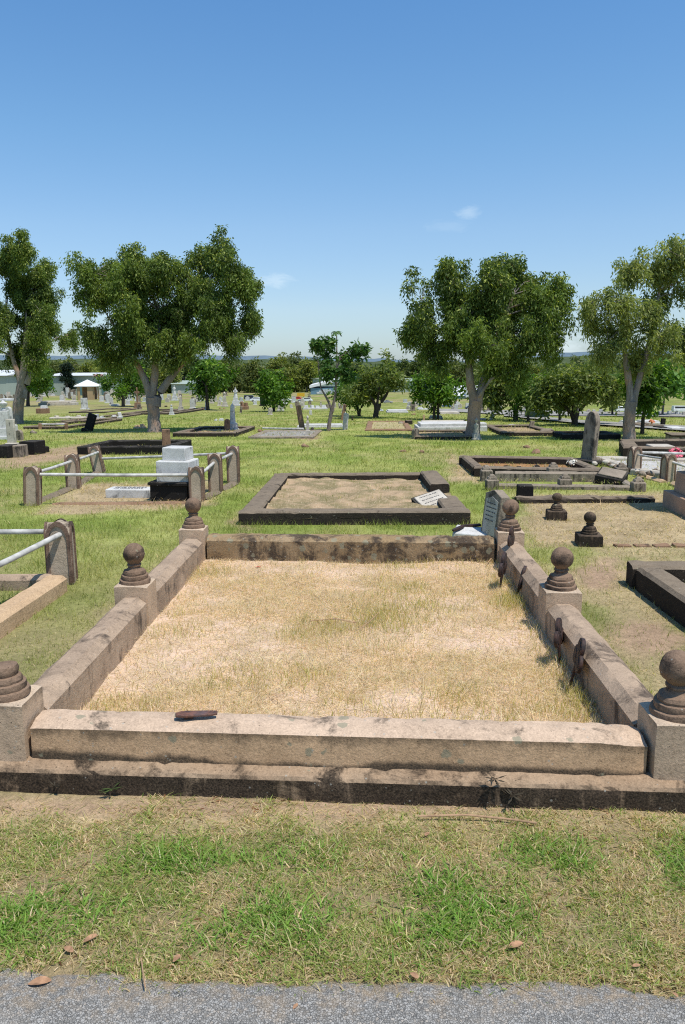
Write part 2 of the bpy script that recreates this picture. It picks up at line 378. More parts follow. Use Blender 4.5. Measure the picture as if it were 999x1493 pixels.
def ground_color(x, y):
    s, b = zones(x, y)
    n = fbm(x, y, 1.1, 30, 4); n2 = fbm(x, y, 9, 33, 3)
    g = GREEN + (YGREEN - GREEN) * sstep(.35, .65, n)[..., None]
    g = g * (.8 + .45 * n2)[..., None]
    near = sstep(9, 4, y)[..., None]
    g = g * (1 - near * .5) + np.array((.22, .17, .10)) * near * .5     # earth shows between the near blades
    c = g + (STRAWC * (.62 + .5 * fbm(x, y, 6, 36, 3))[..., None] - g) * s[..., None]
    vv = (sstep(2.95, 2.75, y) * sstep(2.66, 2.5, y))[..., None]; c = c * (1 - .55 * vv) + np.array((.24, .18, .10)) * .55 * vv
    c = c + (SOILC * (.75 + .5 * n2)[..., None] - c) * b[..., None]
    c = c * (1 - .22 * sstep(22, 55, y))[..., None]; far = sstep(120, 170, y)[..., None]
    c = c * (1 - far) + np.array((.12, .14, .05)) * far
    return c

def ground():
    t = np.linspace(-1, 1, 331); xs = 5.2 * np.sinh(t * 6.3) / np.sinh(6.3) * 0 + np.sinh(t * 7.2) * 1.6
    ys = np.concatenate([np.linspace(-6, 1.5, 20), np.arange(1.55, 9, .035), 9 * np.exp(np.linspace(.004, math.log(4200 / 9), 230))])
    X, Y = np.meshgrid(xs, ys); Z = gz(Y)
    lx, ly = to_local(X, Y)
    Z = Z + (fbm(X, Y, 3.0, 40, 4) - .5) * .03 * sstep(1.75, 2.1, Y) * (1 - .5 * sstep(2.5, 2.76, Y)) * sstep(60, 20, Y)
    Z = Z - .02 * sstep(1.98, 1.80, Y)
    Z = Z + (fbm(X, Y, .25, 44, 3) - .5) * .06 * sstep(12, 30, Y) * sstep(300, 100, Y)
    c = ground_color(X.ravel(), Y.ravel())
    ny, nx = X.shape; i = np.arange(ny * nx).reshape(ny, nx)
    F = np.stack([i[:-1, :-1], i[:-1, 1:], i[1:, 1:], i[1:, :-1]], -1).reshape(-1, 4)
    m = new_mat('lawn_ground'); g = G(m); p = g.pos()
    col = g.n('ShaderNodeAttribute', attribute_name='Col').outputs['Color']
    n1 = g.noise(p, 28, 5, .7); n2 = g.noise(p, 160, 3, .7); n3 = g.noise(p, 2.3, 5, .65); n4 = g.noise(p, .35, 5, .6)
    def k(v, a, b): 
        q = g.n('ShaderNodeMapRange', {'Value': v, 'From Min': .3, 'From Max': .7, 'To Min': a, 'To Max': b}).outputs[0]
        return g.n('ShaderNodeCombineColor', {0: q, 1: q, 2: q}).outputs[0]
    c2 = col
    for v, a, b in ((n1, .70, 1.25), (n2, .7, 1.25), (n3, .85, 1.15)): c2 = g.mix(1.0, c2, k(v, a, b), 'MULTIPLY')
    c2 = g.mix(g.math('MULTIPLY', g.ramp(n4, .5, .7), .25), c2, (.26, .24, .08))
    g.finish(c2, 1.0, g.bump(g.math('ADD', n1, n2), .6, .02), .05)
    o = np_mesh('ground', np.stack([X.ravel(), Y.ravel(), Z.ravel()], 1), [F], m, c)
    o.data.polygons.foreach_set('use_smooth', [True] * len(o.data.polygons)); tag(o, kind='structure')
ground()

def asphalt():
    xs = np.arange(-4.0, 4.0, .02); edge = 1.875 - .05 * xs * .9 + (fbm(xs, xs * 0, 3, 50, 4) - .5) * .09 + (fbm(xs, xs * 0, 17, 53, 3) - .5) * .035
    rows = [np.full_like(xs, -4.0), np.full_like(xs, 1.2), edge - .10, edge - .03, edge]
    zz = [.004, .004, .004, .003, -.012]
    V = np.concatenate([np.stack([xs, r, np.full_like(xs, z)], 1) for r, z in zip(rows, zz)]); n = len(xs)
    i = np.arange(5 * n).reshape(5, n); F = np.stack([i[:-1, :-1], i[:-1, 1:], i[1:, 1:], i[1:, :-1]], -1).reshape(-1, 4)
    m = new_mat('asphalt'); g = G(m); p = g.pos()
    w = g.n('ShaderNodeVectorMath', {0: p, 1: g.n('ShaderNodeVectorMath', {0: g.noise(p, 60, 2, .5, 1), 3: .012}, operation='SCALE').outputs[0]}, operation='ADD').outputs[0]
    v = g.n('ShaderNodeTexVoronoi', {'Vector': w, 'Scale': 150.0}); v2 = g.n('ShaderNodeTexVoronoi', {'Vector': w, 'Scale': 150.0}, feature='DISTANCE_TO_EDGE')
    r = g.n('ShaderNodeSeparateColor', {0: v.outputs['Color']}).outputs
    c = g.mix(g.ramp(r[0], .1, .95), (.195, .185, .165), (.345, .33, .30)); c = g.mix(g.math('MULTIPLY', g.ramp(r[1], .75, 1.0), .6), c, (.42, .36, .29))
    dirt = g.math('MULTIPLY', g.ramp(g.math('ADD', g.n('ShaderNodeSeparateXYZ', {'Vector': p}).outputs[1], g.math('MULTIPLY', g.noise(p, 7, 5, .7), .35)), 1.88, 2.06), g.ramp(g.noise(p, 26, 4, .7), .38, .62)); gap = g.ramp(v2.outputs[0], .0, .13)
    c = g.mix(gap, (.095, .092, .086), c)
    c = g.mix(g.math('MULTIPLY', g.ramp(g.noise(p, 5, 4, .6), .5, .75), .25), c, (.34, .30, .25))
    c = g.mix(g.math('MULTIPLY', dirt, .7), c, (.34, .25, .155))
    g.finish(c, .85, g.bump(g.math('ADD', g.math('MULTIPLY', gap, 1.0), g.math('MULTIPLY', r[2], .8)), .55, .005), .25)
    tag(np_mesh('asphalt_path', V, [F], m), kind='structure')
asphalt()

def sheet(name, quad, mat, h=.006, n=24, bump=0.0, kind='structure', noise_o=60):
    """a sheet over the ground between four corners"""
    a, b, c, d = [Vector(q) for q in quad]; u, v = np.meshgrid(np.linspace(0, 1, n), np.linspace(0, 1, n))
    X = (1 - u) * (1 - v) * a.x + u * (1 - v) * b.x + u * v * c.x + (1 - u) * v * d.x
    Y = (1 - u) * (1 - v) * a.y + u * (1 - v) * b.y + u * v * c.y + (1 - u) * v * d.y
    Z = gz(Y) + h + fbm(X, Y, 4, noise_o, 3) * bump
    i = np.arange(n * n).reshape(n, n); F = np.stack([i[:-1, :-1], i[:-1, 1:], i[1:, 1:], i[1:, :-1]], -1).reshape(-1, 4)
    o = np_mesh(name, np.stack([X.ravel(), Y.ravel(), Z.ravel()], 1), [F], mat)
    o.data.polygons.foreach_set('use_smooth', [True] * len(o.data.polygons)); tag(o, kind=kind); return o
def earth(name, c1, c2, c3=None, s=1.0):
    m = new_mat(name); g = G(m); p = g.pos()
    a = g.noise(p, 3 * s, 6, .65); b = g.noise(p, 45 * s, 5, .7); q = g.noise(g.scaled(p, (60, 14, 1)), 1.0, 4, .6)
    c = g.mix(g.ramp(a, .38, .62), c1, c2)
    if c3: c = g.mix(g.math('MULTIPLY', g.ramp(q, .5, .7), .6), c, c3)
    c = g.mix(g.math('MULTIPLY', g.ramp(b, .48, .75), .5), c, tuple(x * .45 for x in c1))
    g.finish(c, 1.0, g.bump(g.math('ADD', a, b), .7, .02), .05); return m
M['plot_soil'] = earth('plot_soil', (.70, .51, .385), (.56, .41, .28), (.72, .57, .41))
M['soil'] = earth('grave_soil', (.44, .31, .19), (.22, .18, .09), (.54, .43, .28))
M['orange_soil'] = earth('orange_soil', (.38, .20, .09), (.30, .17, .08))
M['gravel_white'] = earth('white_gravel', (.55, .53, .49), (.45, .43, .40), s=2)
M['road'] = earth('gravel_road', (.27, .255, .225), (.33, .315, .285))
M['dry_soil'] = earth('dry_soil', (.42, .34, .20), (.36, .32, .15), (.5, .42, .25))
sheet('plot_soil', [gl(-1.24, .1), gl(1.24, .1), gl(1.24, GL - .1), gl(-1.24, GL - .1)], M['plot_soil'], .035, 90, .05)
def strip(name, up, dn, mat, h=.02):
    n = len(up); V = [tuple(at(*p) + Vector((0, 0, h))) for p in up] + [tuple(at(*p) + Vector((0, 0, h))) for p in dn]
    V = np.array(V); F = np.array([(i + n, i + n + 1, i + 1, i) for i in range(n - 1)]); tag(np_mesh(name, V, [F], mat), kind='structure')
strip('gravel_road', [(640, 597), (720, 599), (800, 600), (900, 602), (1010, 603), (1150, 604)], [(640, 600), (720, 605), (800, 607), (900, 608), (1010, 609), (1150, 610)], M['road'], .05)
strip('gravel_track', [(735, 606), (790, 609), (850, 614.5), (940, 620), (1040, 625), (1200, 632)], [(735, 608), (790, 613.5), (850, 619.5), (940, 626), (1040, 633), (1200, 642)], M['road'], .055)
# ------------------------------------------------------------------ hills
def hills(name, Y, prof, c1, c2, base=-6):
    xs = np.linspace(-1.6 * Y, 1.6 * Y, 260); 
    px = xs / Y * FPX + CX
    top = np.interp(px, [p[0] for p in prof], [p[1] for p in prof])
    zt = np.array([at_y(CX, t, Y).z for t in top]) + (fbm(xs, xs * 0, 30 / Y, 70, 4) - .5) * Y * .005
    V = []; nrow = 7
    for k in range(nrow):
        f = k / (nrow - 1); V.append(np.stack([xs, Y * (1 + .35 * f) + xs * 0, base + (zt * (1 + .3 * f) - base) * math.sin(f * math.pi / 2)], 1))
    V = np.concatenate(V); n = len(xs); i = np.arange(nrow * n).reshape(nrow, n); F = np.stack([i[:-1, :-1], i[:-1, 1:], i[1:, 1:], i[1:, :-1]], -1).reshape(-1, 4)
    m = new_mat(name); g = G(m); p = g.pos(); a = g.noise(g.scaled(p, (1, 1, 2.5)), 60 / Y, 6, .7)
    g.finish(g.mix(g.ramp(a, .35, .65), c1, c2), 1.0, None, 0.0)
    o = np_mesh(name, V, [F], m); o.data.polygons.foreach_set('use_smooth', [True] * len(o.data.polygons)); tag(o, kind='structure')
hills('wooded_hills', 620, [(-900, 520), (0, 521), (300, 524), (520, 527), (600, 529), (760, 529), (850, 524), (1000, 520), (1500, 524)], (.045, .065, .035), (.10, .125, .06))
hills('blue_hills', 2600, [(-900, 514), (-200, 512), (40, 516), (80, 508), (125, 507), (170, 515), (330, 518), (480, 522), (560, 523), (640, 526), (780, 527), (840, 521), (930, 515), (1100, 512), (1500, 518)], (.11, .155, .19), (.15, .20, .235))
# ------------------------------------------------------------------ grass blades (nobody could count them)
def blades(name, x, y, z, h, w, lean, col, label=None):
    n = len(x); az = RNG.uniform(0, 2 * np.pi, n); fa = RNG.uniform(0, 2 * np.pi, n)
    dx, dy = np.cos(az), np.sin(az); wx, wy = np.cos(fa) * w / 2, np.sin(fa) * w / 2
    sl, cl = np.sin(lean), np.cos(lean)
    l2 = np.minimum(lean * 1.5 + .1, 1.52); 
    mx, my, mz = dx * sl * h * .5, dy * sl * h * .5, cl * h * .5
    tx, ty, tz = mx + dx * np.sin(l2) * h * .5, my + dy * np.sin(l2) * h * .5, mz + np.cos(l2) * h * .5
    V = np.stack([np.stack([x - wx, y - wy, z], 1), np.stack([x + wx, y + wy, z], 1),
                  np.stack([x + mx + wx * .8, y + my + wy * .8, z + mz], 1), np.stack([x + mx - wx * .8, y + my - wy * .8, z + mz], 1),
                  np.stack([x + tx, y + ty, z + tz], 1)], 1).reshape(-1, 3)
    b = np.arange(n) * 5; Q = np.stack([b, b + 1, b + 2, b + 3], 1); T = np.stack([b + 3, b + 2, b + 4], 1)
    C = np.repeat(col, 5, 0)
    o = np_mesh(name, V, [Q, T], M['blade'], C); tag(o, label, kind='stuff'); return o
def vary(c, n, a=.25):
    return c * (1 + RNG.uniform(-a, a, (n, 1))) * (1 + RNG.uniform(-.08, .08, (n, 3)))
KERBED = []                                     # footprints kept clear of lawn blades
def inside_any(x, y, quads, soft=.0):
    m = np.zeros(len(x), bool)
    for q in quads: m |= poly_mask(x, y, [tuple(p[:2]) for p in q], .001) > .5
    return m
def verge():
    nt = 8200                                   # tufts, each a spray of blades
    tx = RNG.uniform(-2.3, 2.3, nt); ty = RNG.uniform(1.80, 2.80, nt); s, b = zones(tx, ty)
    edge = 1.89 - .045 * tx + (fbm(tx, ty * 0, 4, 81, 3) - .5) * .16
    lush = sstep(.50, .60, fbm(tx, ty * 1.5, 4.6, 82, 3)) * sstep(1.96, 2.06, ty) * sstep(2.56, 2.36, ty)
    k = (ty > edge) & (RNG.random(nt) < np.clip(.85 - .8 * b - .35 * sstep(2.46, 2.62, ty), .03, 1) * (.15 + 1.2 * sstep(.3, .62, fbm(tx, ty, 9, 83, 3)))); tx, ty, s, b, lush = tx[k], ty[k], s[k], b[k], lush[k]; nt = len(tx)
    rad = RNG.uniform(.012, .05, nt) * (1 + .5 * lush); gsh = RNG.random(nt); size = RNG.uniform(.7, 1.25, nt); dryt = RNG.random(nt) < np.clip(.14 + s * .50 - lush * .6, .02, 1)
    per = 30; ci = np.repeat(np.arange(nt), per); n = len(ci)
    x = tx[ci] + RNG.normal(0, 1, n) * rad[ci]; y = ty[ci] + RNG.normal(0, 1, n) * rad[ci]
    # loose single blades, fallen and mown
    m = 40000; lx = RNG.uniform(-2.3, 2.3, m); ly = RNG.uniform(1.80, 2.79, m); le = 1.885 - .045 * lx + (fbm(lx, ly * 0, 4, 81, 3) - .5) * .16
    kk = ly > le; lx, ly = lx[kk], ly[kk]; m = len(lx); ls, lb = zones(lx, ly)
    x = np.concatenate([x, lx]); y = np.concatenate([y, ly]); lu = np.concatenate([lush[ci], np.zeros(m)])
    dry = np.concatenate([dryt[ci] | (RNG.random(n) < .16), RNG.random(m) < .34 + .5 * ls]); loose = np.concatenate([np.zeros(n, bool), np.ones(m, bool)])
    sz = np.concatenate([size[ci], np.ones(m)]); gs = np.concatenate([gsh[ci], RNG.random(m)]); n = n + m
    h = np.where(loose, RNG.uniform(.02, .10, n), RNG.uniform(.012, .036, n) * sz * (1 + 1.1 * lu)); w = np.where(loose, RNG.uniform(.001, .0026, n), RNG.uniform(.0024, .0052, n) * (1 + .3 * lu))
    lean = np.where(loose, RNG.uniform(1.2, 1.5, n), RNG.uniform(.45, 1.45, n))
    cg = np.array((.17, .26, .045)) + (np.array((.44, .46, .15)) - np.array((.17, .26, .045))) * gs[:, None] * (1 - .6 * lu[:, None])
    cg = cg * (1 - .4 * lu[:, None]) + np.array((.20, .42, .06)) * .4 * lu[:, None]
    cd = np.array((.74, .59, .37)) + (np.array((.40, .30, .15)) - np.array((.74, .59, .37))) * RNG.random((n, 1))
    lit = loose & (RNG.random(n) < .07); w = np.where(lit, w * 4 + .002, w); h = np.where(lit, h * .4, h); cd = np.where(lit[:, None], np.array((.24, .12, .06)) * (.5 + RNG.random((n, 1))), cd); dry = dry | lit
    blades('verge_grass', x, y, gz(y) + (fbm(x, y, 3.0, 40, 4) - .5) * .03 - .003, h, w, lean, vary(np.where(dry[:, None], cd, cg), n), 'patchy green and dry grass between the path and the plinth')
verge()
def straw():
    n = 150000
    lx = RNG.uniform(-1.2, 1.2, n); ly = RNG.uniform(.19, GL - .19, n)
    P = np.array((GX, GY)) + lx[:, None] * np.array(gx[:2]) + ly[:, None] * np.array(gdir[:2]); x, y = P[:, 0], P[:, 1]
    pat = fbm(x, y, 1.8, 90, 4); edge = np.minimum(np.minimum(lx + 1.2, 1.2 - lx), np.minimum(ly - .19, GL - .19 - ly))
    olive = np.exp(-((lx - .32) ** 2 / .10 + (ly - 1.95) ** 2 / .14)) + .55 * sstep(.5, .68, fbm(x, y, 2.5, 92, 3)) + .5 * sstep(.25, .05, edge) * (lx > .6)
    k = RNG.random(n) < (.28 + .62 * sstep(.38, .58, pat) + .2 * olive); x, y, lx, ly, olive, edge = x[k], y[k], lx[k], ly[k], olive[k], edge[k]; n = len(x)
    up = RNG.random(n) < .22 + .35 * olive
    h = np.where(up, RNG.uniform(.02, .06, n), RNG.uniform(.05, .20, n)); lean = np.where(up, RNG.uniform(.1, .6, n), RNG.uniform(1.25, 1.5, n))
    h = h * (1 + .7 * np.clip(olive, 0, 1) * up)
    w = np.where(up, RNG.uniform(.002, .0038, n), RNG.uniform(.0012, .0028, n))
    c = np.array((.88, .735, .55)) + (np.array((.50, .375, .235)) - np.array((.88, .735, .55))) * RNG.random((n, 1))
    g = np.array((.40, .36, .12)) * (1 + .3 * RNG.random((n, 1))); c = np.where((up & (RNG.random(n) < .08 + .6 * np.clip(olive, 0, 1)))[:, None], g, c)
    z = .035 + fbm(x, y, 4, 60, 3) * .05 - .004
    blades('dry_straw', x, y, z, h, w, lean, vary(c, n, .2), 'bleached cut straw lying over the big plot')
straw()
def lawn():
    n = 430000
    r = 2.4 * np.exp(RNG.random(n) ** .92 * math.log(42 / 2.4)); a = RNG.uniform(-.66, .66, n)
    x, y = r * np.sin(a), r * np.cos(a); lx, ly = to_local(x, y)
    k = ~((np.abs(lx) < 1.45) & (ly > -.12) & (ly < GL + .02)) & (y > 2.72); k &= ~inside_any(x, y, KERBED) | (RNG.random(n) < .5)
    x, y = x[k], y[k]; s, b = zones(x, y); s = np.maximum(s, inside_any(x, y, KERBED) * .6); n = len(x)
    k = RNG.random(n) < (1 - .8 * b) * (.35 + .65 * sstep(.3, .6, fbm(x, y, 5, 95, 3))); x, y, s, b = x[k], y[k], s[k], b[k]; n = len(x)
    dry = RNG.random(n) < np.clip(.06 + s * .92, 0, 1); far = np.sqrt(x * x + y * y) / 6
    clump = fbm(x, y, 1.1, 30, 4); tall = sstep(.5, .7, fbm(x, y, 2.0, 97, 3))
    h = RNG.uniform(.02, .06, n) * (1 + .8 * tall) * np.clip(far, .8, 1.25); w = RNG.uniform(.002, .0042, n) * np.clip(far, 1, 6)
    lean = np.where(dry, RNG.uniform(.6, 1.45, n), RNG.uniform(.1, .9, n))
    cg = GREEN * .92 + (YGREEN - GREEN) * sstep(.35, .65, clump)[:, None] + RNG.uniform(0, .08, (n, 1)) * np.array((1, .85, .25))
    cd = np.array((.60, .47, .28)) * (.35 + .9 * RNG.random((n, 1)))
    zi = inside_any(x, y, KERBED) * .045
    blades('lawn_grass', x, y, gz(y) - .004 + zi, h, w, lean, vary(np.where(dry[:, None], cd, cg), n), 'short patchy lawn spreading between the graves')
# ------------------------------------------------------------------ the big plot
def finial_prof(r=.067, neck=True):
    p = [(.094, 0), (.096, .012), (.092, .026), (.080, .030), (.083, .040), (.080, .054), (.069, .058), (.071, .068), (.064, .082), (.050, .086), (.040, .096), (.036, .108), (.043, .113), (.043, .121), (.034, .126)]
    c = .126 + r * .92
    for k in range(1, 14):
        a = -math.pi / 2 + .5 + (math.pi - .5) * k / 13; p.append((max(r * math.cos(a), .002), c + r * math.sin(a)))
    return p
plot = thing('grave_surround', 'large sandstone plot surround with ball topped corner posts beside the path', 'grave surround', gl(0, 0), -GYAW)
MB().sweep([(-.062, -.06), (.10, -.06), (.10, .112), (.0, .112), (-.052, .096), (-.062, .084)], 3.5, .03, .006, 3.1).build('plinth', M['plinth'], plot)
KP = [(0, .10), (.18, .10), (.18, .232), (.135, .262), (.062, .262), (0, .242)]
kf = MB().sweep(KP, 2.41, .03, .004, 1.7)
kf.v = [(x, y + max(0, x - 1.13) * .15, z - max(0, x - 1.06) * .10 * (z > .2) - (.018 * max(0, mnoise.noise(Vector((x * 30, y * 30, 5)))) if x > .95 and z > .22 else 0)) for x, y, z in kf.v]
kf.build('kerb', M['kerb_front'], plot)
KB = [(0, -.03), (.18, -.03), (.18, .235), (.15, .262), (.05, .262), (0, .228)]
MB().sweep(KB, 2.385, .03, .005, 8.2).xf(Matrix.Translation((0, GL - .18, 0))).build('kerb', M['kerb_back'], plot)
KS = [(-.09, -.03), (.09, -.03), (.09, .225), (.042, .262), (-.042, .262), (-.09, .225)]
MIDY = GL / 2 + .02
for sx in (-1, 1):
    for y0, y1, sd in ((.215, MIDY - .108, 1), (MIDY + .108, GL - .215, 2)):
        m = MB().sweep(KS, y1 - y0, .03, .005, sx * 3 + sd)
        m.xf(Matrix.Translation((sx * 1.305, (y0 + y1) / 2, 0)) @ Matrix.Rotation(math.pi / 2, 4, 'Z')).build('kerb', M['kerb_side'], plot)
    for yy, hh in ((.10, .347 if sx < 0 else .333), (MIDY, .328), (GL - .10, .33)):
        zb = .095 if yy == .10 else -.05
        prof = [(-.107, 0), (.107, 0), (.107, hh - zb), (-.107, hh - zb)]
        b = MB().sweep([(-.105, zb), (.105, zb), (.105, hh - .006), (.098, hh), (-.098, hh), (-.105, hh - .006)], .21, .03, .003, sx + yy)
        po = b.xf(Matrix.Translation((sx * (1.328 if yy == .10 else 1.315), yy - .012 * (yy == .10), 0))).build('post', M['post'], plot)
        pr = finial_prof()
        if sx == -1 and yy == .10: pr = [q for q in pr if q[1] < .095] + [(.056, .100), (.058, .112), (.052, .126), (.03, .130)]
        mb = MB().lathe(pr, (0, 0, 0), 32).rough(.004, 11, sx * 7 + yy * 3).rough(.0025, 34, sx + yy * 5)
        if sx == 1 and yy == MIDY: pass
        f = mb.build('finial', M['finial'], po)
        f.location = (sx * (1.328 if yy == .10 else 1.315), yy - .012 * (yy == .10), hh - .003)
        f.rotation_euler = (R(1.6 * math.sin(sx * 5 + yy * 7)), R(1.8 * math.cos(sx * 3 + yy * 4)), sx + yy)
        if sx == -1 and yy == .10: f['label'] = 'broken stub of a finial that has lost its ball'
SHEAR = -.040                                    # the old surround has racked a little out of square
for ch in plot.children:
    for v in ch.data.vertices: v.co.y += SHEAR * v.co.x
    for f in ch.children: f.location.y += SHEAR * f.location.x
# ------------------------------------------------------------------ rusted cast iron markers
def marker_mesh():
    mb = MB(); seg = 14
    for cx, cz, r in ((0, .055, .050), (-.046, -.005, .048), (.046, -.005, .048)):
        th = .010 if cx == 0 else .0088
        o = [(cx + r * math.cos(2 * math.pi * i / seg), cz + r * math.sin(2 * math.pi * i / seg)) for i in range(seg)]
        mb.prism(o, -th, th)
        q = [(cx + r * .62 * math.cos(2 * math.pi * i / seg), cz + r * .62 * math.sin(2 * math.pi * i / seg)) for i in range(seg)]
        mb.prism(q, -th - .003, th + .003)
    return mb
def marker(label, loc, rz, tilt=(0, 0), stem=.15, s=1.0):
    t = thing('iron_marker', label, 'iron marker', loc, rz, 'rusted iron markers of the big plot', tilt)
    a = marker_mesh().build('head', M['rust'], t, 30, .003)
    b = MB().tube([(0, 0, -.03), (.002, 0, -.09), (0, 0, -.05 - stem)], [.010, .008, .005], 8).build('spike', M['rust'], t)
    t.scale = (s, s, s); return t
def leaning(px, py_foot, px_top, py_top):
    return at(px, py_foot, .04)
mk = [('rusted iron marker standing farthest forward beside the right kerb', 845, 1012, 80, (.06, -.05), .15, 1.15),
      ('rusted iron marker leaning just behind the middle right post stem bent over', 817, 972, 62, (-.1, .12), .14, 1.1),
      ('rusted iron marker propped against the middle right ball post', 792, 905, 70, (.05, .18), .09, 1.15),
      ('rusted iron marker half sunk in grass midway along the rear right kerb', 762, 872, 74, (.1, .1), .08, 1.2),
      ('rusted iron marker standing nearest the rear kerb end', 735, 862, 66, (.0, .1), .12, 1.25)]
for lb, px, py, rz, tl, st, s in mk:
    p = at(px, py, .045); s *= .88; marker(lb, (p.x - .015, p.y, p.z + (.05 + st) * s - .012), R(rz), (tl[0] * 1.6 + .08, tl[1] * 1.5 - .10), st, s)
p = at(748, 792, .28); marker('rusted iron marker hooked over the top of the rear right kerb', (p.x - .02, p.y - .02, .315), R(64), (.0, .1), .05, .95)
t = thing('iron_fragment', 'flat rusted iron fragment lying on the front kerb', 'iron fragment', gl(-.545, .10, .2665), R(6), 'rusted iron markers of the big plot')
o = [(-.082, -.014), (-.05, -.024), (.05, -.018), (.085, -.010), (.085, .012), (.04, .018), (-.06, .022), (-.084, .01)]
mb = MB().prism(o, 0, .011).xf(Matrix.Rotation(-math.pi / 2, 4, 'X')); mb.v = [(x, y, abs(z) + .012) for x, y, z in mb.v]
mb.rough(.003, 40).build('plate', M['rust_brown'], t, 30, .003)
MB().box((-.03, 0, 0), (.035, .02, .014)).build('lug', M['rust'], t)

# ------------------------------------------------------------------ generic kerb sets
def kerb_set(label, q, w, h, mat, cat='grave kerb', name='grave_kerb', sides='fblr', soil=None, group=None, posts=None, prof=True, keep=True, zoff=0.0):
    """low kerb round a grave from its four outer corners (front left, front right, back right, back left)"""
    q = [Vector((p[0], p[1], 0)) for p in q]
    c = sum(q, Vector()) / 4; z0 = float(gz(c.y)) + zoff
    t = thing(name, label, cat, (c.x, c.y, z0), 0, group)
    if keep: KERBED.append([tuple(p) for p in q])
    L = [p - c for p in q]
    def seg(a, b, inner, hh, sd, trim=0.0):
        d = (b - a); ln = d.length; d.normalize(); nrm = Vector((-d.y, d.x, 0))
        if nrm.dot(inner - a) < 0: nrm = -nrm
        b_ = min(.025, w * .2)
        P = [(-w / 2, -.12), (w / 2, -.12), (w / 2, hh - b_), (w / 2 - b_, hh), (-w / 2 + b_, hh), (-w / 2, hh - b_)]
        m = MB().sweep(P, ln - 2 * trim, max(.05, ln / 30), min(.006, w * .04), sd, max(.05, w / 4))
        mid = (a + b) / 2 + nrm * (w / 2); ang = math.atan2(d.y, d.x)
        # follow the fall of the ground
        def z_at(v):
            pt = mid + Vector((math.cos(ang), math.sin(ang), 0)) * v[0]
            return float(gz(c.y + pt.y)) - float(gz(c.y))
        m.v = [(v[0], v[1], v[2] + z_at(v)) for v in m.v]
        m.xf(Matrix.Translation(mid) @ Matrix.Rotation(ang, 4, 'Z')).build('kerb', mat, t)
    ce = Vector((0, 0, 0))
    if 'f' in sides: seg(L[0], L[1], ce, h, 1.3)
    if 'b' in sides: seg(L[3], L[2], ce, h - .003, 2.1)
    if 'l' in sides: seg(L[0], L[3], ce, h - .006, 3.7, w * 1.003)
    if 'r' in sides: seg(L[1], L[2], ce, h - .005, 4.9, w * 1.003)
    if soil: sheet('grave_soil', [c + p * .98 for p in L], M[soil], .02, 20, .03)
    if posts:
        for p in posts: p(t, L)
    return t
def ground_quad(*pts, h=0.0):
    return [at(a, b, h) for a, b in pts]
# second plot, blackened, straight behind the big one
q2 = ground_quad((348, 766), (686, 765)) + ground_quad((655, 692), (401, 690), h=.14)
q2[2] = q2[1] + (q2[3] - q2[0]) + Vector((-.06, 0, 0))
k2 = thing('grave_kerb', 'blackened kerb of the bare plot directly behind the big surround', 'grave kerb', (0, 0, 0))
def kseg(a, b, w, h, mat, t, sd, inner, zb=-.08):
    a, b = Vector((a[0], a[1], 0)), Vector((b[0], b[1], 0)); d = b - a; ln = d.length; ang = math.atan2(d.y, d.x); nrm = Vector((-d.y, d.x, 0)).normalized() * inner
    mid = (a + b) / 2 + nrm * (w / 2); z0 = float(gz(mid.y)); bv = .02
    m = MB().sweep([(-w / 2, zb), (w / 2, zb), (w / 2, h - bv), (w / 2 - bv, h), (-w / 2 + bv, h), (-w / 2, h - bv)], ln, .05, .006, sd, .05)
    m.v = [(x, y, z + (float(gz(mid.y + x * math.sin(ang))) - z0)) for x, y, z in m.v]
    return m.xf(Matrix.Translation((mid.x, mid.y, z0)) @ Matrix.Rotation(ang, 4, 'Z')).build('kerb', mat, t)
FL, FR, BR, BL = q2; KERBED.append([tuple(p) for p in q2])
kseg(FL, FR, .20, .150, M['black'], k2, 1, 1)
kseg(BL, BR, .20, .147, M['black'], k2, 2, -1)
u = (BL - FL).normalized(); v_ = (BR - FR).normalized()
kseg(FL + u * .203, BL - u * .203, .22, .144, M['black'], k2, 3, -1)
kseg(FR + v_ * .203, FR + v_ * 1.12, .26, .145, M['black'], k2, 4, 1)
kseg(FR + v_ * 1.75, BR - v_ * .203, .26, .20, M['black'], k2, 5, 1)
sheet('grave_soil', [FL, FR, BR, BL], M['soil'], .02, 60, .12)
def desk(label, loc, rz, w, d, h0, h1, mat, plate, cat='desk headstone', name='desk_headstone', lines=4, tilt=(0, 0)):
    """wedge with a sloping face that carries a plate"""
    t = thing(name, label, cat, loc, rz, None, tilt)
    mb = MB(); mb.add([(-w / 2, -d / 2, -.05), (w / 2, -d / 2, -.05), (w / 2, d / 2, -.05), (-w / 2, d / 2, -.05), (-w / 2, -d / 2, h0), (w / 2, -d / 2, h0), (w / 2, d / 2, h1), (-w / 2, d / 2, h1)],
           [(3, 2, 1, 0), (0, 1, 5, 4), (1, 2, 6, 5), (2, 3, 7, 6), (3, 0, 4, 7), (4, 5, 6, 7)]); mb.build('block', mat, t, 35, .01)
    if plate:
        sl = math.atan2(h1 - h0, d); mtx = Matrix.Translation((0, 0, (h0 + h1) / 2)) @ Matrix.Rotation(sl, 4, 'X'); L = math.hypot(d, h1 - h0)
        pl = MB().box((0, 0, -.004), (w * .86, L * .80, .026), ch=.005).xf(mtx).build('plate', plate, t)
        if lines:
            lm = MB(); rng = random.Random(3)
            for i in range(lines):
                x = -w * .30
                while x < w * .30:
                    ww = rng.uniform(.008, .022); lm.box((x, L * (.27 - .54 * i / max(1, lines - 1)), .0225), (ww, L * .032, .0016)); x += ww + .008
            lm.xf(mtx).build('lettering', M['letter'], pl, 0)
    return t
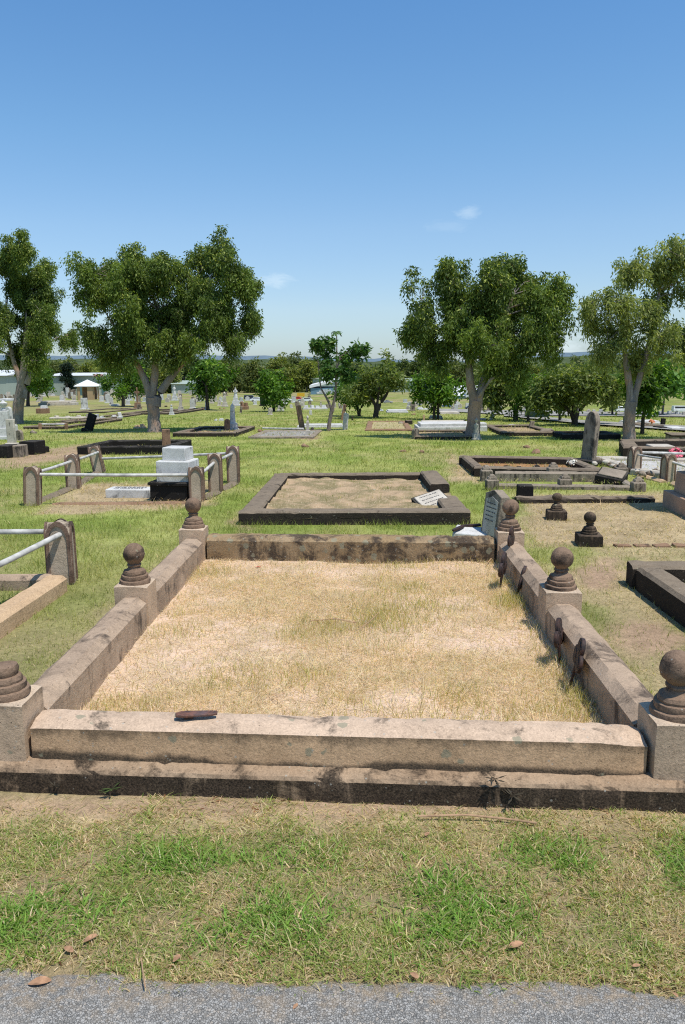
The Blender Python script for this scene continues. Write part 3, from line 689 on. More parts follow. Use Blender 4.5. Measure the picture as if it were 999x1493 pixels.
p = at(633, 738, .05); desk('black desk headstone with white plate tilted in the bare plot corner', (p.x, p.y, p.z - .03), R(24), .40, .30, .03, .17, M['blacker'], M['marble_old'], lines=4, tilt=(0, -.22))
# iron scraps and stones in the second plot
def lump(name, label, cat, px, py, size, mat, h=.0, seed=1, group=None, flat=.6):
    import bmesh
    p = at(px, py, h); s = unit(p) * size; bm = bmesh.new(); bmesh.ops.create_icosphere(bm, subdivisions=2, radius=.5)
    mb = MB(); mb.add([v.co.copy() for v in bm.verts], [[v.index for v in f.verts] for f in bm.faces]); bm.free()
    mb.v = [(x * s, y * s * .8, max(z, -.2) * s * flat) for x, y, z in mb.v]; mb.rough(s * .22, 2.2 / s, seed)
    o = mb.build(name, mat, None, 50); o.location = (p.x, p.y, p.z + s * .08); tag(o, label, cat, group); return o
for i, (px, py, s, lb) in enumerate([(437, 741, 10, 'leftmost small rusty lump by the front kerb of the bare plot'), (460, 742, 21, 'largest rusty lump by the front kerb of the bare plot'), (507, 744, 9, 'small rusty lump right of the largest one in the bare plot')]):
    lump('rusty_lump', lb, 'iron scrap', px, py, s, M['rust'], .02, i, 'rusty lumps in the bare plot', .55)
for i, (px, py, s, lb) in enumerate([(545, 718, 12, 'white stone chip at the back of the bare plot, left one'), (560, 718, 10, 'white stone chip at the back of the bare plot, right one')]):
    lump('stone_chip', lb, 'stone', px, py, s, M['marble_old'], .02, i + 5, 'white stone chips')
for px, py, s, lb, i in [(768, 653, 11, 'left small brown clod lying on the far lawn', 1), (782, 661, 14, 'right larger brown clod lying on the far lawn', 2), (445, 652, 11, 'brown clod on open lawn near the paved grave', 3), (588, 659, 9, 'little dark clod at the middle of the open lawn', 4), (615, 660, 9, 'little dark clod a step right of the middle one', 5)]:
    lump('clod', lb, 'clod', px, py, s, M['brown'], 0, i, 'clods on the lawn', .6)
# broken slab and leaning headstone behind the back kerb
p = at(684, 781, .06); t = thing('broken_slab', 'broken white marble slab lying behind the rear kerb', 'broken slab', (p.x, p.y, p.z), R(-8), None, (.06, .03))
MB().add([(-.16, -.10, -.08), (.17, -.10, -.08), (.13, .13, -.08), (-.12, .14, -.08), (-.16, -.10, .05), (.17, -.10, .04), (.13, .13, .06), (-.12, .14, .07)], [(3, 2, 1, 0), (0, 1, 5, 4), (1, 2, 6, 5), (2, 3, 7, 6), (3, 0, 4, 7), (4, 5, 6, 7)]).build('slab', M['marble'], t, 35, .012)
sc = MB().prism([(-.10, -.012), (.0, -.02), (.10, -.012), (.09, .014), (-.02, .02), (-.09, .012)], 0, .02).xf(Matrix.Rotation(-math.pi / 2, 4, 'X')); sc.v = [(x, y, abs(z)) for x, y, z in sc.v]
for lb, dx, dy, rz in (('rusty iron strip on top of the broken white slab', .03, .10, .05), ('short rusty iron strip at the left corner of the broken slab', -.11, -.03, .9)):
    o = MB().add(sc.v, sc.f).rough(.004, 30, dx).build('iron_strip', M['rust'], None); o.location = (p.x + dx, p.y + dy, p.z + .068); o.rotation_euler = (.05, -.05, rz); tag(o, lb, 'iron strip', 'rusted iron strips')
p = at(722, 788, .05)
t = thing('headstone', 'small grey headstone leaning behind the rear right ball post', 'headstone', (p.x - .02, p.y + .08, 0), R(-69), None, (0, .0))
t.rotation_euler = (R(-5), R(3), R(-66))
W = .25
out = [(-W / 2, -.1), (W / 2, -.1), (W / 2, .47), (0, .52), (-W / 2, .47)]
hs = MB().prism(out, -.05, .05).build('tablet', M['grey'], t, 35, .006)
MB().prism([(-W * .38, .08), (W * .38, .08), (W * .38, .42), (0, .455), (-W * .38, .42)], -.056, -.048).build('panel', M['marble_old'], hs, 35)
lm = MB(); rng = random.Random(5)
for i in range(5):
    x = -.07
    while x < .062: ww = rng.uniform(.01, .03); lm.box((x + ww / 2, -.0575, .385 - i * .04), (ww, .003, .009)); x += ww + .01
lm.build('lettering', M['letter'], hs, 0)
# ------------------------------------------------------------------ arched rail posts
def arch_z(u, W, h0, h1):
    """pointed arch rising from h0 at the edges to h1 in the middle"""
    a = min(1, abs(u) / (W / 2)); return h0 + (h1 - h0) * max(0.0, 1 - a ** 1.7) ** .62
def rail_post(parent, loc, rz, H, W, D, mat=None, trim=None, tilt=(0, 0), seed=1):
    mat = mat or M['railpost']; trim = trim or M['moulding']; n = 12; h0 = H - W * .62; mb = MB()
    grid = []
    for j in range(n + 1):
        for i in range(n + 1):
            x = -W / 2 + W * i / n; y = -D / 2 + D * j / n
            grid.append((x, y, max(arch_z(x, W, h0, H), arch_z(y, D, h0, H - .01))))
    vs = list(grid); fs = []
    for j in range(n):
        for i in range(n): a = j * (n + 1) + i; fs.append((a, a + 1, a + n + 2, a + n + 1))
    per = [(i, 0) for i in range(n)] + [(n, j) for j in range(n)] + [(i, n) for i in range(n, 0, -1)] + [(0, j) for j in range(n, 0, -1)]
    top = [j * (n + 1) + i for i, j in per]; o = len(vs); levels = [0.35, 0.0]
    prev = top
    for f in (.45, 0):
        cur = []
        for k in top: x, y, z = grid[k]; vs.append((x * 1.02, y * 1.02, h0 * f - (.08 if f == 0 else 0))); cur.append(len(vs) - 1)
        m = len(top)
        for k in range(m): fs.append((cur[k], cur[(k + 1) % m], prev[(k + 1) % m], prev[k]))
        prev = cur
    fs.append(tuple(prev[::-1])); mb.add(vs, fs); mb.rough(.004, 9, seed)
    p = mb.build('post', mat, parent, 40); p.location = loc; p.rotation_euler = (tilt[0], tilt[1], rz)
    for face in range(4):    # raised arch mould on each face
        w = W if face % 2 == 0 else D; d = D if face % 2 == 0 else W; m2 = MB(); K = 14
        o_ = [(-w / 2 * 1.01, .02)] + [(-w / 2 + w * i / K, arch_z(-w / 2 + w * i / K, w, h0, H - (0 if face % 2 == 0 else .01)) + .004) for i in range(K + 1)] + [(w / 2 * 1.01, .02)]
        s = .76
        i_ = [(x * s, z if k in (0, len(o_) - 1) else (z - .022 - .012 * (1 - abs(x) / w))) for k, (x, z) in enumerate(o_)]
        vs = [(x, -d / 2 - .013, z) for x, z in o_] + [(x, -d / 2 - .013, z) for x, z in i_] + [(x, -d / 2 + .01, z) for x, z in o_] + [(x, -d / 2 + .01, z) for x, z in i_]
        n1 = len(o_); fs = []
        for k in range(n1 - 1):
            fs += [(k, k + 1, n1 + k + 1, n1 + k), (k + 1, k, 2 * n1 + k, 2 * n1 + k + 1), (n1 + k, n1 + k + 1, 3 * n1 + k + 1, 3 * n1 + k)]
        m2.add(vs, fs).rough(.0025, 12, seed + face).xf(Matrix.Rotation(face * math.pi / 2, 4, 'Z')).build('moulding', trim, p, 40)
    return p
def rail(parent, a, b, r=.022, ext=.0):
    a, b = Vector(a), Vector(b); d = (b - a).normalized()
    m = (a + b) / 2 + Vector((0, 0, -.006)); return MB().tube([a - d * ext, m, b + d * ext], r, 12).build('rail', M['pipe'], parent)
# near left: one arched post, two pipes, low kerbs
p = at(88, 853); p0 = p.copy()
t = thing('rail_enclosure', 'sandstone arch post with two white pipes and pale kerb at left edge', 'railed grave', (p.x, p.y, 0), 0)
rail_post(t, (0.004, .05, 0), R(6), .50, .18, .125, seed=4)
a = at_y(84, 781, p.y - .03); b = at_y(-60, 851, p.y - .95); rail(t, a - p0, Vector((b.x, b.y, b.z)) - p0, .0215, .03)
a = at_y(70, 775, p.y + .07); b = at_y(-120, 774, p.y + .07); rail(t, a - p0, b - p0, .021, .03)
A = at(100, 862); B = at(-60, 975)
def free_kerb(t, org, A, B, w, h, mat, side, sd=1):
    A, B = Vector((A.x, A.y, 0)), Vector((B.x, B.y, 0)); d = B - A; ang = math.atan2(d.y, d.x); nrm = Vector((-d.y, d.x, 0)).normalized() * side; mid = (A + B) / 2 + nrm * w / 2
    MB().sweep([(-w / 2, -.06), (w / 2, -.06), (w / 2, h - .03), (w / 2 - .035, h), (-w / 2 + .035, h), (-w / 2, h - .03)], d.length, .05, .004, sd, .05).xf(Matrix.Translation(Vector((mid.x - org.x, mid.y - org.y, float(gz(mid.y)) - org.z))) @ Matrix.Rotation(ang, 4, 'Z')).build('kerb', mat, t)
free_kerb(t, Vector((p0.x, p0.y, 0)), A, B, .17, .13, M['cream'], -1)
A = at(66, 866); B = at(-140, 868); free_kerb(t, Vector((p0.x, p0.y, 0)), A + Vector((0, .09, 0)), B + Vector((0, .09, 0)), .12, .11, M['kerb_side'], -1, 3)
# railed grave further back on the left
c = at(190, 718); z0 = c.z
t = thing('rail_enclosure', 'arch posts joined by white pipes around a fallen marble pedestal', 'railed grave', (c.x, c.y, z0), 0)
def relp(px, py): q = at(px, py); return q - c
PS = {}
for k, px, py, topy, rz, tl in (('fl', 48, 737, 681, 4, (0, .07)), ('ml', 108, 713, 663, 6, (0, 0)), ('bl', 146, 690, 650, 8, (0.0, -.17)), ('fr', 288, 731, 681, 3, (0, 0)), ('mr', 315, 717, 662, 4, (0, 0)), ('br', 341, 704, 651, 3, (0, 0))):
    q = relp(px, py); H = (py - topy) * unit(at(px, py)) * 1.02; PS[k] = (q, H); s = .74
    rail_post(t, tuple(q), R(rz), H, .165, .125, seed=px * .1, tilt=(tl[0], tl[1]))
up = lambda k, f=.80: PS[k][0] + Vector((0, 0, PS[k][1] * f))
for a, b, f1, f2 in (('fl', 'fr', .80, .76), ('fl', 'ml', .80, .80), ('ml', 'bl', .8, .76), ('bl', 'br', .52, .80), ('fr', 'mr', .70, .78), ('mr', 'br', .80, .80)):
    rail(t, up(a, f1), up(b, f2), .021, -.02)
for a, b in (('fl', 'ml'), ('ml', 'bl'), ('fr', 'mr'), ('mr', 'br')):
    A = PS[a][0] + c; B = PS[b][0] + c; d = (B - A).normalized() * .11
    free_kerb(t, c, A + d, B - d, .15, .035, M['black'], .5 if a[1] == 'l' else -.5, len(a))
free_kerb(t, c, at(75, 737), at(270, 735), .10, .028, M['brown'], 1, 7)
# pedestal of three blocks
p = at(250, 731); u_ = unit(p); t = thing('pedestal', 'white marble pedestal of two blocks on a black base inside the rails', 'pedestal', (p.x, p.y + .2, p.z), R(-9))
MB().box((0, 0, -.05), (.50, .40, .25), 0, .99).box((0, 0, .2015), (.54, .44, .045), ch=.012).build('base', M['blacker'], t, 35, .004)
MB().box((.055, .02, .2467), (.44, .38, .265), ch=.012).build('die', M['marble'], t, 35, .004)
MB().box((.06, .03, .5120), (.31, .28, .165), R(-3), .985, ch=.008).build('cap', M['marble'], t, 35, .004)
p = at(188, 726); t = thing('ledger', 'low white marble ledger block lying inside the pipe railing', 'ledger', (p.x, p.y + .12, p.z), R(-5))
MB().box((0, 0, -.04), (.60, .26, .155), ch=.01).build('block', M['marble'], t, 35, .005)
lm = MB(); rng = random.Random(9)
for i in range(3):
    x = -.2
    while x < .2: ww = rng.uniform(.012, .04); lm.box((x, .06 - .055 * i, .1165), (ww, .022, .0016)); x += ww + .014
lm.build('lettering', M['letter'], t, 0)
# right hand rails
c = at(925, 690); t = thing('rail_enclosure', 'two arch posts with pipes at the right edge beside pink flowers', 'railed grave', tuple(c), 0)
PS = {}
for k, px, py, topy, rz in (('a', 924, 691, 652, 20), ('b', 973, 702, 663, 20)):
    q = at(px, py) - c; H = (py - topy) * unit(at(px, py)) * 1.02; PS[k] = (q, H); rail_post(t, tuple(q), R(rz), H, .16, .13, M['railpost'], seed=px * .1)
rail(t, up('a', .72) + Vector((.02, -.03, 0)), up('b', .82), .016, 0)
q = at_y(1060, 662, c.y + .4) - c; rail(t, up('a', .80), q, .02, 0)
q = at_y(1040, 692, (c + PS['b'][0]).y - .5) - c; rail(t, up('b', .76), q, .02, 0)
A = at(925, 694); B = at(972, 706); d = (B - A).normalized() * .13
free_kerb(t, c, A + d, B - d, .12, .05, M['cream'], .5, 2); free_kerb(t, c, B + d, at(1040, 728), .12, .05, M['cream'], .5, 3)
# ------------------------------------------------------------------ right hand plots
q = ground_quad((691, 695), (884, 700), (836, 678)) + ground_quad((671, 664), h=.15)
q[2] = q[1] + (q[3] - q[0])
kerb_set('black kerb round orange soil beside the tall pointed headstone', q, .17, .16, M['black'], soil='orange_soil')
rng = random.Random(4)
for i, (px, lb) in enumerate([(707, 'first from the left'), (722, 'second from the left'), (739, 'third from the left'), (757, 'fourth from the left'), (782, 'large rightmost one')]):
    lump('black_stone', 'black cobble in the orange soil, ' + lb, 'stone', px, 682 + (i % 2), 9 + (i == 4) * 3, M['blacker'], .02, i + 20, 'black cobbles on orange soil')
p = at(857, 678, .0); t = thing('headstone', 'tall narrow pointed headstone stained black leaning right of the black kerb', 'headstone', (p.x, p.y, p.z), R(-56), None, (R(-3), R(2)))
H = 78 * unit(p); W = .25
out = [(-W / 2, -.1)] + [(W / 2, -.1)] + [(W / 2 * math.cos(a) if a < math.pi / 2 else W / 2 * math.cos(a), H * .74 + H * .26 * math.sin(a) ** .9) for a in [k * math.pi / 12 for k in range(13)]]
MB().prism(out, -.06, .06).build('tablet', M['grey'], t, 40, .012)
MB().box((0, 0, -.08), (.5, .26, .18), ch=.02).build('base', M['blacker'], t, 35, .006)
def bouquet(label, px, py, h, size, mat, name='flower_bunch'):
    p = at(px, py, h); r = random.Random(px); t = thing(name, label, 'flowers', tuple(p))
    for k in range(2):
        mb = MB()
        for i in range(46):
            d = Vector((r.gauss(0, 1), r.gauss(0, 1), abs(r.gauss(0, 1)))).normalized() * size * r.uniform(.6, 1); a = Vector((r.gauss(0, 1), r.gauss(0, 1), r.gauss(0, 1))).normalized(); b = d.cross(a).normalized(); a = b.cross(d).normalized(); s = size * .30
            mb.add([d - a * s, d - b * s + d * .1, d + a * s, d + b * s + d * .1], [(0, 1, 2, 3)])
        if k == 0: mb.build('petals', mat, t, 0)
        else:
            m3 = MB()
            for i in range(6): m3.tube([(0, 0, -size * .6), (r.uniform(-1, 1) * size * .3, r.uniform(-1, 1) * size * .3, size * .2)], size * .04, 5)
            m3.build('stems', M['twig'], t)
    return t
bouquet('bunch of faded white flowers at the black kerb corner', 834, 676, .12, .085, M['flower_white'])
bouquet('bunch of pink flowers behind the right hand rails', 984, 664, .16, .14, M['flower_pink'])
# low kerb with capped corner posts, and its collapsed desk
q = ground_quad((722, 713), (930, 716), (902, 697), (708, 699))
def cap_post(L, w=.17, h=.17):
    def f(t, Lq): pass
    return f
t = kerb_set('low pale kerb with six capped stub posts before the black kerb', q, .11, .07, M['grey'], sides='fr')
for px, py, h in ((717, 714, .15), (709, 701, .17), (806, 701, .21), (823, 713, .15), (905, 698, .18), (930, 716, .13)):
    g_ = at(px, py) - t.location; 
    MB().box((g_.x, g_.y, -.06 + g_.z), (.17, .15, h + .06), ch=.015).box((g_.x, g_.y, g_.z + h + .001), (.13, .12, .035), 0, .8).box((g_.x, g_.y, g_.z + h + .0365), (.085, .08, .03), 0, .6).build('post', M['grey'], t, 35, .006)
a = at(722, 702); b = at(872, 703); free_kerb(t, t.location, a, b, .10, .15, M['grey'], 1, 5)
p = at(893, 706); desk('collapsed black stone desk with a pale blue grey plate', (p.x, p.y + .1, p.z), R(-30), .40, .34, .10, .19, M['blacker'], M['grey'], lines=0, tilt=(0, .15))
p = at(767, 729); t = thing('stone_block', 'square black stone block standing alone in front of the capped posts', 'stone block', (p.x, p.y + .08, p.z), R(-6)); MB().box((0, 0, -.06), (.20, .17, .245), 0, .97, ch=.01).build('block', M['blacker'], t, 35, .006)
# ball posts in the straw
for px, py, topy, lb, bw in ((813, 758, 718, 'farther of the two short ball posts standing in straw', 28), (861, 796, 746, 'nearer of the two short ball posts standing in straw', 35)):
    p = at(px, py); s = unit(p); t = thing('ball_post', lb, 'ball post', (p.x, p.y + .06, p.z), R(-6), 'short ball posts in the straw')
    h = (py - topy) * s; b = MB().box((0, 0, -.08), (bw * s, bw * s * .95, h * .33 + .08), 0, .98, ch=.006).rough(.005, 9, px); b.build('post', M['ballstone'], t, 35, .006)
    sc_ = h * .66 / .257; MB().lathe([(r * sc_, z * sc_) for r, z in finial_prof()], (0, 0, h * .33 - .002), 28).rough(.008, 9, px).build('finial', M['ballstone'], t)
# flaky kerb behind the straw plot and its brick edge
a, b = at(752, 733), at(960, 735); t = thing('flaky_kerb', 'flaking low black kerb half buried along the back of the straw', 'grave kerb', ((a.x + b.x) / 2, a.y, a.z))
MB().sweep([(-.07, -.05), (.07, -.05), (.07, .06), (.02, .085), (-.05, .075), (-.07, .05)], (b - a).length, .05, .018, 5, .03).build('kerb', M['black'], t)
for i, (px, lb) in enumerate(((908, 'first'), (936, 'second'), (964, 'third'), (993, 'fourth'))):
    p = at(px, 797); o = MB().box((0, 0, -.05), (.15, .09, .07), 0, .95).rough(.012, 9, i).build('edging_brick', M['brown'], None, 35, .006); o.location = (p.x, p.y, p.z); tag(o, lb + ' edging brick from the left along the front of the straw', 'brick', 'edging bricks')
# pink granite monument at the right edge
p = at(973, 761); u_ = unit(p); x0 = p.x; t = thing('monument', 'stepped pink granite monument at the right edge of the straw', 'monument', (x0 + .80, p.y + .50, p.z), R(-4))
MB().box((0, 0, -.05), (.96, .96, .24), ch=.006).build('step', M['granite'], t, 35, .004)
MB().box((0, 0, .1915), (.78, .78, .24), 0, .97, ch=.006).build('step', M['granite'], t, 35, .004)
MB().box((0, 0, .433), (.62, .62, .20), 0, .96, ch=.01).build('step', M['granite'], t, 35, .004)
MB().box((0, 0, .6345), (.52, .52, .95), 0, .94, ch=.01).box((0, 0, 1.586), (.6, .6, .10), 0, 1, ch=.03).build('shaft', M['granite'], t, 35, .004)
# black kerb at the right edge
BLc = at(912, 849); d = (at(999, 916) - BLc); e = Vector((1.9, -.20, 0))
q = [BLc + d * 1.9, BLc + d * 1.9 + e, BLc + e, BLc]
kerb_set('thick black kerb cut off by the right edge nearest the path', q, .19, .185, M['black'], soil='soil')
# mosaic border with white gravel, big dark kerb, slab
q = ground_quad((918, 692), (1075, 712), (1040, 676), (866, 672))
kerb_set('crumbling white pebble border full of white gravel behind the rails', q, .16, .10, M['marble_old'], soil='gravel_white')
rs = random.Random(8)
for i in range(22):
    lump('stone', 'rough white or mossy stone of the crumbling pebble border', 'stone', 868 + i * 5.2 + rs.uniform(-2, 2), 673 + i * 1.0 + rs.uniform(-2, 4) if i < 12 else 690 + rs.uniform(-6, 3), rs.uniform(7, 12), M[rs.choice(['marble_old', 'grey', 'marble_old', 'black'])], .06, i + 60, 'stones of the crumbling pebble border', .9)
q = ground_quad((908, 668), (1080, 672), (1060, 653)) + ground_quad((902, 655)); 
kerb_set('heavy dark kerb with a pale slab in front of the far right trunk', q, .30, .22, M['black'], soil='gravel_white')
p = at(962, 666); t = thing('ledger', 'pale cream slab lying across the heavy dark kerb', 'ledger', (p.x, p.y, p.z), R(-6)); MB().box((0, 0, .10), (.42, .5, .13), ch=.01).build('slab', M['marble_old'], t, 35, .005)
p = at(992, 645); t = thing('box_tomb', 'blue grey box tomb at the right edge behind the pink flowers', 'tomb', (p.x, p.y, p.z), R(-10)); MB().box((0, 0, -.05), (.55, .7, .22), ch=.01).build('body', M['grey'], t, 35, .005); MB().box((0, 0, .1715), (.6, .75, .04), ch=.01).build('lid', M['black'], t, 35, .004)
# dry leaves, sticks and little plinth weeds
def dry_leaf(label, px, py, size, mat='dryleaf', h=.006, rz=0.0):
    h = min(h, .012) if h < .05 else h; p = at(px, py, h); s = unit(p) * size * .8; mb = MB(); n = 7
    for k in range(n):
        f = k / (n - 1); w = math.sin(math.pi * min(1, f * .93 + .05)) ** .8 * .27 * s; x = (f - .5) * s
        mb.v += [(x, -w, .09 * s * math.sin(f * 3.5) + .02 * s), (x, 0, .03 * s * math.sin(f * 5)), (x, w, -.01 * s + .10 * s * math.sin(f * 2.5))]
    for k in range(n - 1):
        a = 3 * k; mb.f += [(a, a + 3, a + 4, a + 1), (a + 1, a + 4, a + 5, a + 2)]
    o = mb.build('dry_leaf', M[mat], None, 60); o.location = tuple(p); o.rotation_euler = (0, 0, rz); tag(o, label, 'leaf', 'fallen dry leaves')
for a in [('curled tan leaf lying on the asphalt edge at the left', 58, 1432, 40, 'dryleaf', .008, .2), ('dark crumpled leaf on the asphalt near the middle', 431, 1467, 14, 'dryleaf', .006, 1), ('brown leaf in the grass above the tan asphalt leaf', 132, 1368, 26, 'dryleaf', .03, .8), ('curled brown leaf left of that grass leaf', 100, 1384, 24, 'dryleaf', .03, 2.6), ('orange brown leaf in grass left of centre near the path', 258, 1397, 20, 'dryleaf', .03, 1.1), ('small orange leaf at the grass edge beside the middle', 604, 1422, 20, 'dryleaf', .02, 2.4),
          ('dark brown curled leaf in green grass right of middle', 752, 1378, 30, 'dryleaf', .035, .4), ('tan leaf on bare earth near the right end of the verge', 928, 1408, 16, 'dryleaf', .03, .2), ('pale leaf on dry earth just below the plinth', 623, 1216, 14, 'dryleaf', .02, .9), ('red leaf lying on the straw by the rear kerb', 376, 827, 12, 'redleaf', .07, .6), ('brown scrap on the straw beside the front kerb', 656, 1041, 9, 'dryleaf', .09, .6), ('orange leaf at far right asphalt edge', 985, 1450, 12, 'dryleaf', .012, 2)]: dry_leaf(*a)
def stick(label, pts, r, h=.03):
    P = [at(a, b, h + (k % 2) * .006) for k, (a, b) in enumerate(pts)]; o = MB().tube(P, r, 6).build('stick', M['twig'], None); tag(o, label, 'stick', 'fallen sticks')
stick('long thin reddish stick lying on earth below the plinth', [(610, 1190), (680, 1188), (740, 1194), (783, 1200)], .004, .015)
stick('pale dry stalk across the middle of the straw', [(452, 905), (490, 902), (520, 908)], .004, .085)
stick('short upright bent stalk in the middle of the straw', [(523, 918), (540, 905), (552, 893)], .003, .09)
stick('pale straight stalk lying on the asphalt edge left of centre', [(206, 1397), (209, 1420), (212, 1440)], .002, .02)
stick('tan reed leaning in the gap by the rear right post', [(710, 822), (718, 812), (726, 795)], .004, .10)
def weed(label, px, py, h, size, col):
    p = at(px, py, h); r = random.Random(px); mb = MB(); 
    for i in range(9):
        a = r.uniform(0, 6.28); L = size * r.uniform(.6, 1.1); d = Vector((math.cos(a), math.sin(a) * .7 - .3, r.uniform(-.3, .7))).normalized(); s = d.cross(Vector((0, 0, 1))).normalized() * size * .10
        mb.add([(0, 0, 0), d * L * .5 + s, d * L, d * L * .5 - s], [(0, 1, 2, 3)])
    m = M.get('weed' + col) or plain('weed' + col, (.05, .075, .02) if col == 'g' else (.04, .032, .02), .8, .4); M['weed' + col] = m
    o = mb.build('weed', m, None, 0); o.location = (p.x, p.y - .006, p.z); tag(o, label, 'weed', 'weeds on the plinth')
PF = GY - .05
for lb, px, py, sz, col in (('dark starry weed sprouting on the plinth right of centre', 722, 1136, .052, 'd'), ('small green weed at the plinth foot near the left', 163, 1150, .05, 'g'), ('tiny green weed left of the other on the plinth face', 80, 1146, .035, 'd'), ('leggy brown weed at the plinth foot right of centre', 747, 1160, .06, 'd')):
    q = at_y(px, py, PF - .025 - .072 * (px - 499) / 1138 * 2.9); 
    o_ = weed(lb, px, py, 0.0, sz, col); bpy.data.objects[[o.name for o in bpy.data.objects if o.get('label') == lb][0]].location = q
# ------------------------------------------------------------------ gravestones of the middle and far ground
def put(name, label, cat, px, py, rz=0.0, group=None, tilt=(0, 0)):
    p = at(px, py); return thing(name, label, cat, (p.x, p.y, p.z - .02), R(rz), group, tilt), unit(p)
def tablet(label, px, py, h, w, mat='marble_old', rz=0, lean=(0, 0), shape='round', group=None, base=True):
    t, u = put('headstone', label, 'headstone', px, py, rz, group, (R(lean[0]), R(lean[1]))); H, W = h * u, w * u; T = max(.09, W * .22); hb = H * .14 if base else 0
    if shape == 'round': top = [(W / 2 * math.cos(a), H - W / 2 * .8 + W / 2 * .8 * math.sin(a)) for a in [k * math.pi / 10 for k in range(11)]]
    elif shape == 'point': top = [(W / 2, H - W * .35), (0, H), (-W / 2, H - W * .35)]
    else: top = [(W / 2, H), (-W / 2, H)]
    MB().prism([(-W / 2, hb - .03), (W / 2, hb - .03)] + top, -T / 2, T / 2).build('tablet', M[mat], t, 40, .01)
    if base: MB().box((0, 0, -.06), (W * 1.35, T * 2.0, hb + .06), ch=.015).build('base', M[mat], t, 35)
    return t
def column(label, px, py, h, w, mat='marble_old', rz=10, kind='obelisk', group=None, lean=(0, 0)):
    t, u = put('monument', label, 'monument', px, py, rz, group, (R(lean[0]), R(lean[1]))); H, W = h * u, w * u
    MB().box((0, 0, -.06), (W, W, H * .10 + .06), ch=.01).build('base', M[mat], t, 35)
    MB().box((0, 0, H * .1015), (W * .76, W * .76, H * .20), 0, .95, ch=.01).build('pedestal', M[mat], t, 35); z = H * .303
    if kind == 'obelisk':
        MB().box((0, 0, z), (W * .44, W * .44, H * .58), 0, .72).build('shaft', M[mat], t, 35)
        MB().box((0, 0, z + H * .58), (W * .317, W * .317, H * .115), 0, .05).build('tip', M[mat], t, 0)
    elif kind == 'urn':
        MB().box((0, 0, z), (W * .48, W * .48, H * .42), 0, .92, ch=.01).build('shaft', M[mat], t, 35); q = z + H * .421
        MB().lathe([(W * .12, q), (W * .14, q + H * .03), (W * .07, q + H * .06), (W * .22, q + H * .15), (W * .22, q + H * .19), (W * .10, q + H * .22), (W * .02, q + H * .27)], (0, 0, 0), 12).build('urn', M[mat], t, 50)
    elif kind == 'statue':
        MB().box((0, 0, z), (W * .5, W * .5, H * .16), ch=.01).build('die', M[mat], t, 35); q = z + H * .161; h2 = H - q
        mb = MB().lathe([(W * .24, q), (W * .20, q + h2 * .25), (W * .15, q + h2 * .52), (W * .19, q + h2 * .70), (W * .15, q + h2 * .79), (W * .06, q + h2 * .83), (W * .05, q + h2 * .85), (W * .085, q + h2 * .90), (W * .085, q + h2 * .96), (W * .02, q + h2)], (0, 0, 0), 12)
        for sx in (-1, 1): mb.tube([(sx * W * .15, 0, q + h2 * .74), (sx * W * .22, -W * .08, q + h2 * .58), (sx * W * .06, -W * .2, q + h2 * .52)], [W * .06, W * .05, W * .035], 6)
        mb.build('figure', M[mat], t, 60)
    elif kind == 'cross':
        MB().box((0, 0, z), (W * .17, W * .14, H * .68)).box((-W * .22, 0, z + H * .40), (W * .265, W * .137, H * .10)).box((W * .22, 0, z + H * .40), (W * .265, W * .137, H * .10)).build('cross', M[mat], t, 35, .01)
    return t
def slab(label, px, py, w, h, dpt=1.0, mat='marble_old', rz=0, group=None):
    t, u = put('ledger', label, 'ledger', px, py, rz, group); W = w * u; H = h * u
    MB().box((0, dpt / 2, -.08), (W, dpt, H * .62 + .08), ch=.012).build('kerb', M[mat], t, 35); MB().box((0, dpt / 2, H * .621), (W * .9, dpt * .84, H * .38), ch=.015).build('slab', M[mat], t, 35); return t
def rubble(label, px, py, w, h, mat='marble_old', seed=1, group=None):
    p = at(px, py); u = unit(p); r = random.Random(seed * 7 + px); t, _ = put('broken_grave', label, 'broken grave', px, py, r.uniform(-10, 10), group)
    MB().box((0, .15, -.06), (w * u, .6, h * u * .35 + .06), ch=.01).rough(.03, 3, seed).build('footing', M[mat], t, 35); n = max(2, int(w / 8))
    for k in range(min(n, 4)):
        x = (-.5 + (k + .5) / min(n, 4)) * w * u; hh = h * u * r.uniform(.5, 1)
        MB().box((x, .1 + r.uniform(0, .3), h * u * .2), (w * u / n * r.uniform(.5, .9), .25, hh - h * u * .2), r.uniform(-.6, .6), r.uniform(.5, .95), None, (r.uniform(-.3, .3), 0)).build('stone', M[mat], t, 35, .01)
    return t
def low(label, x0, y0, x1, y1, w=.16, h=.12, mat='black', dep=None, soil=None, sides='fblr'):
    """kerb drawn by its front edge (x0..x1 at y0) and the row of its back edge (y1)"""
    a, b = at(x0, y0), at(x1, y0); d = at((x0 + x1) / 2, y1).y; k = .96
    q = [a, b, Vector((b.x + (d - a.y) * .05, d, 0)), Vector((a.x + (d - a.y) * .05, d, 0))]
    return kerb_set(label, q, w, h, M[mat], soil=soil, sides=sides, keep=True)
